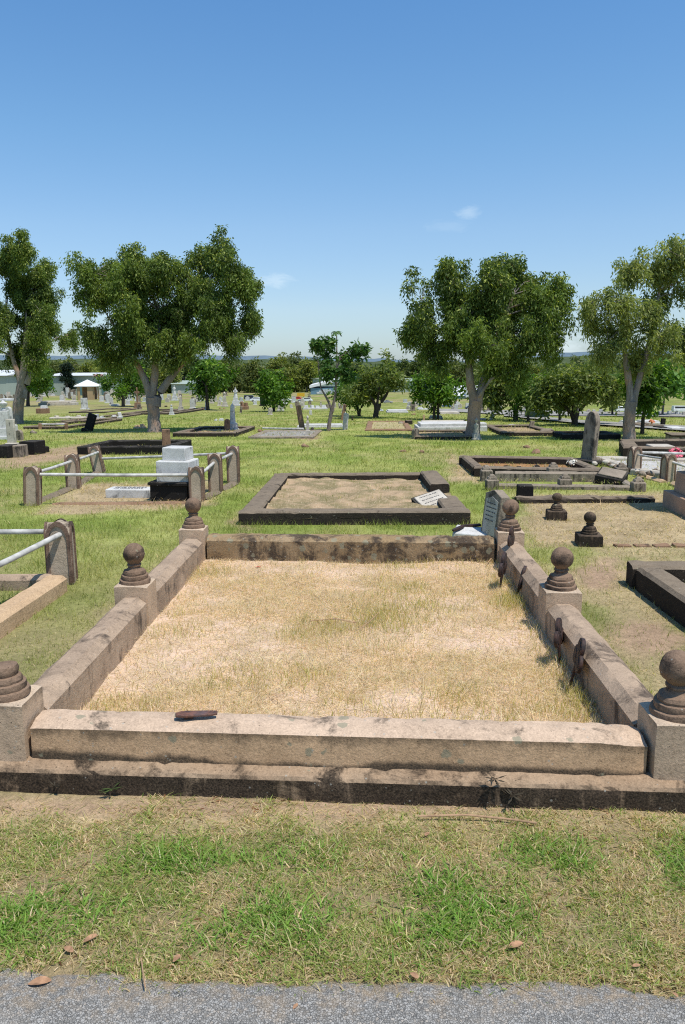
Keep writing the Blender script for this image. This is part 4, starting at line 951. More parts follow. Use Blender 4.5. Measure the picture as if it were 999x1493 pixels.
# left
column('tall white marble monument with two arched panels at the left edge', 9, 640, 58, 27, 'marble', 12, 'urn')
t, u = put('headstone', 'white arched double tablet joined to the left edge monument', 'headstone', 13, 636, -8); 
for sx in (-1, 1):
    W = 9 * u; H = 44 * u; MB().prism([(sx * W * .55 - W / 2, H * .42), (sx * W * .55 + W / 2, H * .42)] + [(sx * W * .55 + W / 2 * math.cos(a), H - W / 2 + W / 2 * math.sin(a)) for a in [k * math.pi / 8 for k in range(9)]], -.14, -.02 + .003 * sx).build('tablet', M['marble'], t, 40, .01)
MB().box((0, 0, -.06), (24 * u, .4, H * .2), ch=.03).box((0, .01, H * .2 - .058), (20 * u, .34, H * .27), ch=.03).build('pedestal', M['marble'], t, 35)
tablet('slim weathered white stone with a slot standing before the left edge monument', 18, 650, 40, 12, 'marble_old', -5, (0, 0), 'flat')
tablet('short dark headstone close behind the left edge slim stone', 29, 643, 17, 12, 'grey', -25)
for lb, px, py, w, h, mt, rz in (('black square stone block leftmost in the ruined plot wall', 5, 668, 20, 20, 'blacker', -8), ('pale square block in the ruined plot wall', 21, 667, 19, 19, 'grey', -8), ('two toned block at the right end of the ruined plot wall', 41, 663, 26, 21, 'blacker', -14), ('small dark stub block past the right end of the ruined wall', 57, 661, 9, 10, 'blacker', -10), ('pale broken corner block in the ruined plot wall', 49, 662, 11, 19, 'marble_old', -12)):
    t, u = put('stone_block', lb, 'stone block', px, py, rz, 'blocks of the ruined plot wall'); MB().box((0, .15, -.06), (w * u, .35 + .02 * (px % 3), h * u + .06), 0, .97, None, (.06 if w > 20 else 0, 0), ch=.012).rough(.008, 5, px).build('block', M[mt], t, 35, .008)
lump('stone', 'flat grey stone on the lawn beyond the ruined wall', 'stone', 49, 632, 10, M['grey'], 0, 3)
low('weathered black kerb with stub posts behind the pipe rail plot', 113, 663, 246, 652, .16, .18, 'blacker')
t, u = put('stone_post', 'lone brown sandstone post at the right end of the black kerb', 'stone post', 243, 656, 10); MB().box((0, .1, -.05), (13 * u, .16, 31 * u + .05), 0, .86, ch=.01).build('post', M['brown'], t, 35, .008)
tablet('black headstone leaning right out of the tree shadow', 128, 629, 28, 13, 'blacker', -20, (-4, 20), 'flat')
low('long dark kerb under the left edge gum tree', 34, 626, 92, 614, .14, .10, 'black')
low('sunken dark kerb right of the left edge tree with pale rubble', 88, 616, 128, 606, .13, .09, 'black')
t = thing('rail_enclosure', 'tiny plot with two brown posts and one pale rail by the left trunk', 'railed grave', tuple(at(78, 625)), 0); o0 = at(78, 625)
for px in (59, 97):
    q = at(px, 626) - o0; u = unit(at(px, 626)); MB().box((q.x, q.y, q.z - .05), (4.5 * u, 4 * u, 8.5 * u + .05), 0, .9).build('post', M['brown'], t, 35, .01)
rail(t, at(59, 625) - o0 + Vector((0, 0, .15)), at(97, 625) - o0 + Vector((0, 0, .15)), .03)
t, u = put('box_tomb', 'brown box tomb topped with a broken white block near the left trunk', 'tomb', 60, 603, -8); MB().box((0, .2, -.06), (14 * u, .5, 8 * u + .06), ch=.02).build('body', M['brown'], t, 35); MB().box((.08, .2, 8 * u + .002), (9 * u, .3, 4 * u), .2, .8).build('block', M['marble'], t, 35)
tablet('white square topped tablet alone on the left mid lawn', 124, 597, 17, 9.5, 'marble', 8, (0, -2), 'flat')
rubble('row of white broken kerbing left of the black leaning stone', 105, 611, 62, 9, 'marble_old', 2); rubble('white fragments just right of the black leaning stone', 141, 612, 14, 9, 'marble', 3)
rubble('small white rubble pile on the lawn left of the big tree', 169, 610, 13, 9, 'marble', 4); slab('long low pale grave behind the brown box tomb', 80, 591, 48, 6, 1.6, 'marble_old')
tablet('pale leaning stone beside the small dark tree on the left', 58, 586, 10, 7, 'marble_old', 0, (0, 12), 'flat')
low('long flat dark kerb in front of the white square tablet', 100, 602, 152, 597, .13, .07, 'black'); low('dark kerb touching the left of the big tree trunk', 180, 605, 218, 599, .13, .11, 'black'); low('dark kerb just right of the big tree trunk', 232, 605, 252, 598, .13, .11, 'black')
rubble('pale pinkish broken stones at the foot of the big left tree', 203, 625, 16, 9, 'cream', 5)
tablet('white monument like stone high at the left edge near the shed', 4, 577, 19, 14, 'marble', 0, (0, 3)); tablet('thin pale post stone right of the left edge white stone', 17, 578, 9, 3, 'marble_old')
slab('white low grave at the left edge behind the tall monument', 6, 585, 16, 4, 1.4, 'marble')
# rows before the shed and pavilion
rw = random.Random(21)
def crowd(label, group, pts, mats=('marble', 'marble_old', 'grey'), hs=(8, 13)):
    for px, py in pts: tablet(label, px, py, rw.uniform(*hs), rw.uniform(4, 6.5), rw.choice(mats), rw.uniform(-15, 15), (0, rw.uniform(-5, 5)), rw.choice(('round', 'flat', 'point', 'round')), group)
crowd('small pale headstone in the crowded row before the long green shed', 'headstones before the green shed', [(x + rw.uniform(-1, 1), 576 + rw.uniform(-3, 4)) for x in range(46, 112, 6)] + [(x, 572 + rw.uniform(-2, 2)) for x in range(50, 120, 10)])
crowd('small pale headstone in the cluster right of the pavilion', 'headstones right of the pavilion', [(x + rw.uniform(-1, 1), 580 + rw.uniform(-5, 6)) for x in range(144, 182, 5)] + [(190, 584), (196, 580), (202, 586), (212, 578)])
tablet('white upright headstone in front of the dark conifer', 99, 580, 15, 5, 'marble', 0, (0, 0), 'flat'); crowd('small pale headstone scattered on the lawn between the pavilion and the round dark tree', 'scattered far headstones on the left', [(rw.uniform(150, 330), rw.uniform(574, 592)) for _ in range(26)], hs=(6, 12))
crowd('tiny pale headstone in the farthest rows by the shed', 'farthest headstones on the left', [(rw.uniform(0, 120), rw.uniform(568, 586)) for _ in range(40)], hs=(6, 11))
crowd('tiny pale headstone on the far lawn before the blue building', 'far headstones in the middle', [(rw.uniform(340, 520), rw.uniform(582, 596)) for _ in range(18)], hs=(5, 9))
crowd('tiny pale headstone on the far lawn under the orchard like tree', 'far headstones right of the middle', [(rw.uniform(540, 700), rw.uniform(586, 598)) for _ in range(18)], hs=(5, 9))
rubble('low white grave ends in front of the pavilion', 133, 582, 32, 4, 'marble', 6)
tablet('pale headstone of a pair right of the pavilion, left one', 157, 588, 14, 6, 'marble', 5, (0, 2)); tablet('pale headstone of a pair right of the pavilion, right one', 163, 591, 12, 5.5, 'marble', 0, (0, -3), 'flat'); slab('tiny white ledger before the pale headstone pair', 166, 592, 8, 3, .8, 'marble')
column('slender brown cross left of the big tree', 201, 596, 32, 10, 'brown', 0, 'cross'); tablet('grey block headstone left of the big trunk', 203, 597, 8, 6, 'grey', 0, (0, 0), 'flat')
crowd('small pale headstone half hidden behind the big left trunk', 'headstones behind the big trunk', [(211, 586), (236, 579), (246, 582)], hs=(7, 9))
tablet('pinkish stub headstone right of the big trunk', 247, 584, 8, 5, 'marble_old', 0, (0, 5)); column('white statue on a slim pedestal behind the big tree', 255, 584, 22, 9, 'marble', 0, 'statue')
column('narrow white column with stepped base right of the big tree', 264, 600, 25, 9, 'marble_old', 0, 'obelisk'); tablet('tall white tablet between the column and the dark round tree', 281, 596, 15, 7, 'marble', 6, (0, -2), 'round')
column('low white urn stone on the lawn right of the big trunk', 250.5, 605, 16, 8, 'marble', 0, 'urn'); tablet('left pale headstone of the group behind the dark round tree', 289, 586, 13, 6, 'marble_old', 0); tablet('taller white headstone of the group behind the dark round tree', 294, 585, 15, 6, 'marble', 4)
lump('stone', 'dark round stone left of the low urn stone', 'stone', 242, 593, 5, M['black'], 0, 5); rubble('pink and white low grave under the dark round tree', 293, 598, 14, 5, 'cream', 7)
tablet('thin white post stone against the dark round trunk', 301, 598, 14, 3, 'marble', 0, (0, 0), 'flat'); tablet('pale headstone just right of the dark round trunk', 309, 588, 11, 5, 'marble_old'); tablet('small pale headstone midway before the angel statue', 322, 586, 8, 5, 'marble')
column('round topped white pillar left of the angel statue', 328, 593, 22, 9, 'marble_old', 0, 'urn'); column('white angel statue on a broad stepped pedestal', 344, 592, 27, 13, 'marble', 0, 'statue')
column('white obelisk on block pedestal beside the brown stone stub', 340, 628, 41, 17, 'marble', 14, 'obelisk'); tablet('brown sandstone stub leaning against the white obelisk', 331, 629, 19, 8, 'brown', 0, (0, 3), 'round', None, False)
low('long black kerb full of rubble in front of the white obelisk', 252, 637, 344, 627, .18, .13, 'black', soil='soil')
for i, (px, lb) in enumerate(((275, 'left'), (292, 'middle'), (303, 'right'))): lump('stone', 'reddish stone inside the rubble filled black kerb, ' + lb + ' one', 'stone', px, 632, 8, M['brown'], .06, i + 40, 'reddish stones in the kerb')
lump('stone', 'small white chunk on the lawn left of the obelisk', 'stone', 315, 614, 5, M['marble'], 0, 9, None, 1.2); slab('small white stool like stone left of the obelisk', 322, 614, 6, 4, .3, 'marble')
lump('stone', 'brown clod behind the obelisk, left of two', 'stone', 321, 596, 4, M['brown'], 0, 10); lump('stone', 'brown clod behind the obelisk, right of two', 'stone', 327, 596, 4, M['brown'], 0, 11)
rubble('crumbling brown statue group right of the angel', 356, 597, 10, 14, 'brown', 8); tablet('leaning grey slip beside the crumbling brown statues', 351, 602, 10, 3, 'grey', 0, (0, 8), 'flat')
tablet('dark upright tablet left of the small round tree', 383, 592, 14, 7, 'blacker', 0, (0, 0), 'flat'); tablet('small white headstone at the foot of the small round tree', 394, 605, 11, 6, 'marble_old', 15, (0, 4)); tablet('white tablet with wide base right of the small round tree', 409, 599, 17, 8, 'marble', 0, (0, 2), 'round')
tablet('small white pointed stone between two lawn headstones', 425, 595, 6, 4, 'marble', 0, (0, -6), 'point'); crowd('tiny pale headstone in the line before the parked white cars', 'headstones before the parked cars', [(352, 586), (361, 584), (372, 590), (395, 587), (416, 588), (429, 587), (441, 589), (452, 590)], hs=(6, 9))
slab('long white ledger behind the small round tree', 398, 590, 38, 3, 1.4, 'marble')
t, u = put('stone_post', 'tall brown stone post leaning left behind the paved grave', 'stone post', 441, 627, 0, None, (0, R(-9))); MB().box((0, .1, -.05), (8 * u, .16, 37 * u + .05), 0, .92, ch=.01).build('post', M['brown'], t, 35, .008)
column('white pillar on a square brown base by the paved grave', 449, 636, 32, 9, 'marble_old', 0, 'urn'); lump('stone', 'dark round topped stub right of the white pillar', 'stone', 456, 629, 6, M['blacker'], 0, 14, None, 1.9)
low('wide flat paved grave with a pale rail along its back', 362, 640, 457, 630, .16, .07, 'grey', soil='road'); t = thing('rail', 'pale pipe rail lying along the back of the paved grave', 'rail', tuple(at(408, 629))); rail(t, at(383, 629) - at(408, 629) + Vector((0, 0, .10)), at(443, 630) - at(408, 629) + Vector((0, 0, .10)), .03)
lump('stone', 'brown broken stump at the left end of the pale rail', 'stone', 379, 630, 7, M['brown'], 0, 15, None, 1.2)
# centre
slab('long white kerb slab behind the thin forked tree', 468, 624, 70, 6, .5, 'marble'); tablet('bright white tablet leaning at the right end of the white slab', 503, 627, 25, 7, 'marble', -15, (0, 5), 'flat', None, False)
t, u = put('stone_post', 'brown leaning stone behind the bright white tablet', 'stone post', 499, 613, 0, None, (0, R(10))); MB().box((0, .1, -.05), (5 * u, .14, 24 * u + .05), 0, .9, ch=.01).build('post', M['brown'], t, 35, .008)
tablet('pale narrow headstone behind the brown leaning stone', 501, 602, 13, 5.5, 'marble', 0, (0, 4)); rubble('white broken grave left of the thin forked tree', 460, 597, 36, 8, 'marble', 9); column('small white urn stone before the blue building', 468, 594, 9, 6, 'marble_old', 0, 'urn')
tablet('tiny white pointed stone right of the leaning brown post', 453, 605, 8, 4, 'marble', 0, (0, 0), 'point'); tablet('little dark stump stone right of the bright white tablet', 514, 613, 7, 3, 'black', 0, (0, 0), 'flat')
low('flat earth filled brown kerb in the middle of the lawn', 532, 629, 602, 616, .2, .07, 'brown', soil='dry_soil'); t, u = put('stone_block', 'dark broken block at the far right of the earth filled kerb', 'stone block', 596, 619, 5); MB().box((0, 0, -.05), (9 * u, .3, 7 * u + .05), .1, .95).build('block', M['black'], t, 35, .01)
lump('stone', 'grey slanted stone beside the dark broken block', 'stone', 585, 619, 10, M['grey'], 0, 18); slab('long bright white ledger in front of the round crowned tree', 580, 602, 31, 4.5, 1.0, 'marble'); lump('stone', 'tan flat stone right of the long bright ledger', 'stone', 603, 605, 6, M['brown'], 0, 19)
slab('wide white marble grave in the shade of the right big tree', 652, 629, 85, 12, 1.2, 'marble'); slab('long white kerb lying behind the shaded marble grave', 648, 619, 72, 6, .5, 'marble_old'); slab('pale ledger far behind the twin trunked tree', 656, 604, 30, 4, 1.0, 'marble_old')
low('black kerb with crenellated rim under the right big tree', 606, 641, 697, 631, .14, .10, 'black', soil='soil'); tablet('round topped grey end post at the left of the crenellated kerb', 606, 640, 17, 9, 'grey', 30, (0, 0), 'round', None, False)
column('pale urn stone standing against the right big trunk', 694, 641, 33, 13, 'marble_old', 10, 'urn'); slab('blue white box grave just right of the right big trunk', 705, 629, 11, 13, .5, 'marble'); tablet('thin tan post stone left of the twin trunks', 618, 614, 10, 3, 'cream', 0, (0, 0), 'flat', None, False)
slab('small white ledger at the feet of the twin trunks', 637, 611, 18, 5, .6, 'marble'); tablet('small black stone with a white head behind the marble grave', 677, 622, 10, 5, 'blacker', 0, (0, 4)); rubble('low white fragments beyond the twin trunks', 618, 597, 16, 4, 'marble', 10)
tablet('grey headstone under the hanging branches left of the twin trunks', 602, 599, 14, 7, 'grey', 0)
# right
t, u = put('fallen_cross', 'white marble cross monument fallen on its side beside the grey road', 'monument', 712, 612, 4); MB().box((-.35, 0, -.05), (20 * u, .3, 3 * u + .05), .05, .95, ch=.02).build('plinth', M['marble'], t, 35); MB().box((5 * u, 0, 0), (5.5 * u, .24, 12 * u), 0, .6, None, (.12, 0)).build('cross', M['marble'], t, 35, .02)
low('double dark kerb with pale gravel right of the big trunk', 733, 636, 816, 624, .2, .12, 'black', soil='soil'); tablet('small dark headstone leaning back inside the double kerb', 774, 626, 13, 6, 'grey', 10, (-6, 12), 'flat'); lump('stone', 'sloped grey stone at the right end of the double kerb', 'stone', 799, 632, 22, M['grey'], .03, 23, None, .45); slab('tilted white slab behind the double kerb', 750, 623, 11, 4, .5, 'marble')
low('short black kerb in the shade left of the far right trunk', 820, 641, 905, 636, .2, .15, 'blacker')
slab('white ledger left of the dark trunk on the right', 925, 618, 22, 4, .8, 'marble'); slab('bright white grave with orange flower right of the dark trunk', 951, 619, 26, 6, .8, 'marble'); tablet('dark square tablet right of the bright white grave', 966, 621, 12, 6, 'blacker', 8, (0, 4), 'flat'); slab('white ledger at the right edge past the dark tablet', 992, 628, 24, 5, .8, 'marble'); slab('black ledger joined left of the right edge white ledger', 974, 627, 18, 5, .8, 'blacker')
bouquet('small orange flower bunch on the bright white grave', 950, 616, .25, .10, plain('orange_petals', (.7, .25, .12), .8, .3))
low('black kerb before the far dark tablet on the right', 938, 624, 968, 620, .2, .1, 'black')
crowd('low white grave end in the pale row along the far road', 'graves along the far road', [(845 + 11 * k + rw.uniform(-3, 3), 602 + .25 * k + rw.uniform(-1, 1)) for k in range(15)], ('marble', 'marble_old'), (4, 8))
crowd('small grey headstone in shade beyond the double kerb', 'headstones in shade', [(703, 600), (712, 600), (729, 600), (763, 603), (768, 600)], ('grey', 'marble_old'), (11, 16))
t, u = put('bench_shelter', 'low dark green utility box beside the grey road', 'utility box', 786, 610, 6); MB().box((0, .3, -.05), (25 * u, .9, 11 * u + .05), ch=.01).build('body', plain('green_paint', (.03, .07, .05), .5), t, 35); MB().box((0, .3, 11 * u + .001), (28 * u, 1.05, 1.8 * u)).build('lid', M['chalk'], t, 35)
t['category'] = 'utility box'; t.name = 'utility_box'
t, u = put('sign', 'blue grey notice sign on a thin post left of the far right trunk', 'sign', 911, 630, 0); MB().tube([(-2 * u, 0, -.05), (-2 * u, 0, 24 * u)], .03, 6).build('post', M['grey'], t); MB().box((0, -.04, 13.5 * u), (6 * u, .03, 10 * u)).build('board', plain('sign_blue', (.16, .24, .28), .6), t, 35)
# ------------------------------------------------------------------ trees
def tubes_np(segs, sides):
    """segs: list of (polyline, radii)"""
    mb = MB()
    for pts, rr in segs: mb.tube(pts, rr, sides)
    return mb
def quad_leaves(P, D, S, L, W):
    """lozenge leaves at P along D, S a side hint"""
    D = D / np.linalg.norm(D, axis=1, keepdims=True); B = np.cross(D, S); B /= np.linalg.norm(B, axis=1, keepdims=True) + 1e-9
    N = np.cross(D, B)
    a = P; b = P + D * (L * .45)[:, None] + B * (W / 2)[:, None] + N * (L * .06)[:, None]; c = P + D * L[:, None]; d = P + D * (L * .45)[:, None] - B * (W / 2)[:, None]
    V = np.stack([a, b, c, d], 1).reshape(-1, 3); i = np.arange(len(P)) * 4
    return V, np.stack([i, i + 1, i + 2, i + 3], 1)
def tree(name, label, base, trunk, lobes, group, pal, bark='bark_pale', clumps=1.0, per=80, leaf=(.17, .05), clr=.38, droop=1.2, fork=None, seed=1, tr=None, cat='tree', depth=.7, Y=None, flat_top=0):
    """trunk: photo pixels from the ground up with half widths; lobes: (px, py, rx, ry) of the crown; every point is taken at the tree's own distance"""
    rng = np.random.default_rng(seed); rd = random.Random(seed)
    b = at(*base) if Y is None else at_y(base[0], base[1], Y); u = unit(b); t = thing(name, label, cat, tuple(b), 0, group)
    rel = lambda px, py, dy=0.0: at_y(px, py, b.y) - b + Vector((0, dy, 0))
    mb = MB(); tops = []
    for line in trunk:
        pts = [rel(q[0], q[1], (q[3] if len(q) > 3 else 0)) for q in line]; rr = [q[2] * u for q in line]
        P = []; Q = []
        for k in range(len(pts) - 1):
            for f in (0, .25, .5, .75):
                j = rr[k] * .06; P.append(pts[k].lerp(pts[k + 1], f) + Vector((rd.uniform(-j, j), rd.uniform(-j, j), 0))); Q.append(rr[k] * (1 - f) + rr[k + 1] * f)
        P.append(pts[-1]); Q.append(rr[-1]); P[0] = P[0] + Vector((0, 0, -.12)); Q[0] *= 1.25
        mb.tube(P, Q, 14); tops.append((P, Q))
    mb.rough(.02 * min(1, 8 * u * 10), 2.5, seed); mb.build('trunk', M[bark], t, 60)
    anchor = [(P[k], Q[k]) for P, Q in tops for k in range(len(P) // 2, len(P))]
    segs = []; twigs = []; C = []; TN = []
    wmax = max(l[2] for l in lobes) * u
    for n, (px, py, rx, ry) in enumerate(lobes):
        c = rel(px, py); rx_, ry_ = rx * u, ry * u; dy = rd.uniform(-1, 1) * depth * wmax
        c.y += dy; a = min(anchor, key=lambda q: (q[0] - c).length + (1.0 if q[0].z > c.z else 0))
        m = a[0].lerp(c, .5) + Vector((rd.uniform(-.15, .15), rd.uniform(-.15, .15), .12)) * (c - a[0]).length
        L = [a[0], a[0].lerp(m, .5), m, m.lerp(c, .5), c]; r0 = min(a[1] * .55, .03 + (c - a[0]).length * .02); segs.append((L, [r0, r0 * .8, r0 * .62, r0 * .4, r0 * .22]))
        sub_r = clr * 1.15; k = max(2, int(round(clumps * .80 * (rx_ * ry_) / (sub_r * sub_r))))
        for _ in range(k):     # boughs: each a tight hanging mass of sprays with air round it
            v = Vector((rd.gauss(0, 1), rd.gauss(0, 1), rd.gauss(0, 1))).normalized() * (rd.random() ** .33)
            q0 = c + Vector((v.x * max(rx_ - sub_r * .75, rx_ * .4), v.y * (rx_ + ry_) * .5, v.z * max(ry_ - sub_r * .35, ry_ * .5))); s = L[2].lerp(c, rd.random()); sr = sub_r * rd.uniform(.6, 1.15); tone0 = rd.gauss(0, 1)
            twigs.append(([s, s.lerp(q0, .5) + Vector((0, 0, .06)), q0], [r0 * .22, r0 * .15, .006]))
            for _ in range(7):
                d_ = Vector((rd.gauss(0, .52), rd.gauss(0, .52), rd.gauss(-.1, .48) * (1 + .25 * droop))) * sr
                q = q0 + d_; C.append(q); TN.append(tone0 * .6 + rd.gauss(0, .5)); twigs.append(([q0, q0.lerp(q, .6) + Vector((0, 0, .03)), q], [.007, .005, .003]))
    bb = tubes_np(segs, 7)
    for pt, rr in twigs: bb.tube(pt, rr, 4)
    bb.build('branches', M[bark], t, 60)
    C = np.array(C); n = len(C) * per; ci = np.repeat(np.arange(len(C)), per)
    off = np.clip(rng.normal(0, 1, (n, 3)), -1.9, 1.9) * np.array((clr * .30, clr * .30, clr * (.28 + .14 * droop))); off[:, 2] -= np.abs(off[:, 2]) * .25 * droop
    P = C[ci] + off
    D = rng.normal(0, 1, (n, 3)) * np.array((.7, .7, .5)) + np.array((0, 0, -droop)) + off * .8 / clr * .4
    Lf = leaf[0] * rng.uniform(.6, 1.3, n); Wf = leaf[1] * rng.uniform(.7, 1.3, n)
    V, F = quad_leaves(P, D, rng.normal(0, 1, (n, 3)), Lf, Wf)
    tone = np.array(TN)[ci] * .7 + rng.normal(0, 1, n) * .5; tone = np.clip(.5 + tone * .35, 0, 1)[:, None]
    zr = (P[:, 2] - P[:, 2].min()) / (np.ptp(P[:, 2]) + 1e-6); col = np.array(pal[0]) + (np.array(pal[1]) - np.array(pal[0])) * tone
    new = (rng.random(n) < .06 + .10 * (zr > .75))[:, None]; col = np.where(new, np.array(pal[2]), col)  # palest leaves, thicker near the top: sunlit highlights put into the leaf colour
    np_mesh('crown', V, [F], M['leaf'], np.repeat(col, 4, 0), t); return t
GUM = ((.05, .085, .02), (.20, .275, .055), (.44, .48, .12)); PALE = ((.13, .17, .05), (.33, .37, .115), (.48, .48, .18)); FIG = ((.04, .09, .012), (.13, .25, .028), (.26, .38, .05)); OLIVE = ((.10, .14, .036), (.22, .27, .075), (.33, .35, .11))
GB = 'big gum trees standing among the graves'
tree('gum_tree', 'tall narrow gum tree cut off by the left edge behind white monument', (26, 618), [[(26, 618, 8), (27, 590, 7.5), (31, 565, 6.5), (36, 530, 5), (38, 480, 3)], [(32, 575, 5), (45, 545, 4), (58, 510, 2.5)], [(31, 562, 4), (18, 520, 3), (8, 470, 2)]],
     [(38, 372, 30, 26), (60, 415, 26, 38), (15, 400, 32, 34), (40, 445, 38, 38), (5, 470, 38, 40), (68, 470, 24, 26), (90, 487, 17, 15), (45, 500, 34, 26), (15, 525, 26, 22), (-30, 440, 50, 60), (-35, 510, 36, 36), (62, 525, 16, 14), (28, 430, 34, 30), (38, 480, 30, 26), (20, 500, 28, 22)], GB, GUM, 'bark_pale', 1.45, 210, (.105, .034), .32, .95, seed=3)
tree('gum_tree', 'broad dense gum tree with forked pale trunk left of the middle', (225, 630), [[(225, 630, 10), (224, 605, 8.5), (222, 580, 9)], [(221, 583, 6.5), (212, 555, 5.2), (198, 528, 3.8), (184, 505, 2.4)], [(226, 585, 6.5), (243, 558, 5), (258, 540, 4), (282, 512, 3), (305, 490, 2)], [(222, 585, 6), (226, 545, 5), (228, 500, 3.5), (235, 455, 2)]],
     [(158, 400, 30, 28), (205, 385, 36, 28), (255, 392, 36, 30), (305, 378, 32, 28), (332, 362, 22, 18), (345, 400, 30, 32), (150, 440, 26, 28), (195, 435, 44, 36), (255, 440, 46, 38), (315, 440, 46, 36), (362, 432, 24, 28), (150, 485, 24, 28), (170, 515, 24, 16), (345, 485, 38, 26), (300, 495, 34, 22), (215, 490, 36, 26), (245, 512, 30, 22), (372, 468, 14, 18), (135, 398, 14, 16), (230, 470, 40, 26), (195, 500, 24, 18), (268, 478, 36, 26), (222, 415, 40, 26), (285, 420, 30, 28), (320, 470, 26, 22), (180, 460, 28, 26)], GB, GUM, 'bark_pale', 1.55, 210, (.105, .034), .32, .95, seed=5)
tree('gum_tree', 'leaning pale trunked gum tree with wide hanging crown right of the middle', (690, 640), [[(690, 640, 11), (690, 612, 9.5), (694, 585, 9)], [(692, 588, 6.5), (686, 560, 6), (684, 535, 5), (682, 510, 3.5), (676, 470, 2)], [(696, 586, 6), (704, 558, 5), (716, 520, 4), (735, 470, 3), (748, 430, 2)]],
     [(658, 388, 26, 22), (662, 420, 34, 30), (622, 440, 24, 26), (605, 482, 16, 18), (632, 482, 30, 26), (680, 455, 38, 36), (715, 410, 36, 28), (758, 398, 36, 24), (785, 405, 24, 24), (745, 445, 46, 36), (790, 445, 28, 34), (806, 428, 15, 14), (705, 492, 36, 28), (765, 490, 38, 30), (640, 515, 20, 18), (718, 525, 24, 18), (748, 538, 26, 28), (788, 488, 20, 24), (700, 440, 36, 28), (670, 480, 26, 24), (735, 470, 36, 28), (780, 455, 28, 26), (650, 450, 28, 26)], GB, GUM, 'bark_pale', 1.55, 210, (.105, .034), .32, .95, seed=8)
tree('gum_tree', 'airy pale green gum tree running out of the right edge', (917, 642), [[(917, 642, 9), (918, 612, 7.5), (921, 585, 8)], [(920, 588, 5.5), (917, 555, 5), (912, 520, 4), (906, 480, 2.5)], [(923, 586, 5), (932, 555, 4.5), (942, 520, 3.6), (955, 460, 2.6), (965, 410, 1.6)]],
     [(985, 372, 24, 20), (960, 395, 30, 24), (922, 405, 28, 28), (892, 435, 26, 28), (870, 452, 18, 26), (935, 440, 36, 32), (975, 430, 36, 34), (900, 480, 28, 24), (950, 485, 36, 28), (985, 490, 30, 30), (882, 505, 20, 16), (1030, 410, 40, 50), (1040, 490, 40, 40), (930, 520, 26, 16)], GB, PALE, 'bark_pale', .78, 160, (.105, .032), .30, .95, seed=12)
SG = 'small trees on the lawn'
tree('small_tree', 'dark round small tree right of the left edge gum', (42, 592), [[(41, 592, 2.5), (41, 575, 2.3), (44, 555, 2)]], [(60, 545, 28, 26), (45, 550, 22, 22), (66, 562, 18, 12)], SG, FIG, 'bark_dark', 1.44, 64, (0.230, 0.094), .55, .5, seed=21)
tree('small_tree', 'bright leafed small tree between the pavilion and the big gum', (180, 593), [[(180, 593, 2.6), (180, 578, 2.3), (178, 565, 2.2)], [(180, 580, 1.8), (190, 566, 1.4)]], [(165, 553, 18, 17), (190, 545, 20, 17), (180, 560, 24, 14), (205, 556, 12, 14)], SG, FIG, 'bark_dark', 1.53, 64, (0.230, 0.094), .5, .4, seed=22)
tree('small_tree', 'dark round small tree right of the big left gum', (303, 598), [[(303, 598, 2.6), (302, 580, 2.4), (301, 563, 2)]], [(285, 553, 20, 20), (318, 548, 20, 20), (302, 545, 26, 24), (302, 566, 24, 10)], SG, FIG, 'bark_dark', 1.53, 64, (0.230, 0.094), .5, .5, seed=23)
tree('small_tree', 'smallest dark round tree alone in front of the cars', (399, 600), [[(399, 600, 2.4), (399, 588, 2.2), (397, 572, 2)]], [(397, 558, 24, 18), (385, 566, 14, 12), (410, 566, 14, 11)], SG, FIG, 'bark_dark', 1.71, 64, (0.216, 0.086), .46, .4, seed=24)
tree('frangipani_tree', 'thin forked tree with sparse leaf tufts in the middle', (479, 629), [[(479, 629, 3.3), (481, 612, 2.8), (485, 592, 2.4)], [(484, 596, 1.9), (476, 580, 1.5), (468, 565, 1.0), (464, 530, .7)], [(485, 594, 2.0), (489, 575, 1.7), (490, 545, 1.2), (496, 520, .8)]], [(463, 500, 7, 9), (470, 520, 12, 14), (478, 545, 12, 12), (515, 512, 13, 8), (500, 522, 12, 10), (490, 540, 14, 10), (505, 545, 10, 8), (480, 500, 5, 6), (525, 508, 6, 5)], None, ((.04, .10, .02), (.10, .20, .05), (.20, .28, .08)), 'bark_grey', .30, 20, (.16, .065), .15, .2, seed=25)
tree('small_tree', 'round crowned orchard like tree with branching base right of middle', (548, 610), [[(548, 610, 4.2), (549, 600, 3.8), (550, 592, 3.4)], [(549, 594, 2.6), (543, 582, 2), (532, 568, 1.2)], [(551, 594, 2.8), (562, 578, 2), (572, 560, 1.2)], [(550, 592, 2), (553, 565, 1.2)]], [(530, 550, 22, 20), (558, 545, 26, 19), (575, 560, 20, 18), (545, 568, 22, 14), (520, 568, 12, 14)], SG, OLIVE, 'bark_dark', 1.35, 64, (0.187, 0.072), .42, .4, seed=26)
tree('small_tree', 'dark small tree tucked left of the orchard like tree', (524, 607), [[(524, 607, 2.6), (523, 598, 2.2), (519, 588, 1.8)], [(524, 600, 1.6), (530, 588, 1.4)]], [(512, 560, 14, 22), (524, 570, 16, 20), (508, 578, 10, 12)], SG, FIG, 'bark_dark', 1.62, 64, (0.202, 0.072), .45, .5, seed=27)
tree('small_tree', 'glossy tree with two thin trunks left of the big right gum', (633, 612), [[(633, 612, 2.0), (633, 595, 1.8), (631, 578, 1.6)], [(639, 612, 2.0), (639, 595, 1.8), (642, 578, 1.6)]], [(620, 562, 16, 18), (640, 552, 18, 16), (652, 568, 12, 16), (634, 576, 22, 12)], SG, FIG, 'bark_dark', 1.53, 64, (0.202, 0.079), .42, .3, seed=28)
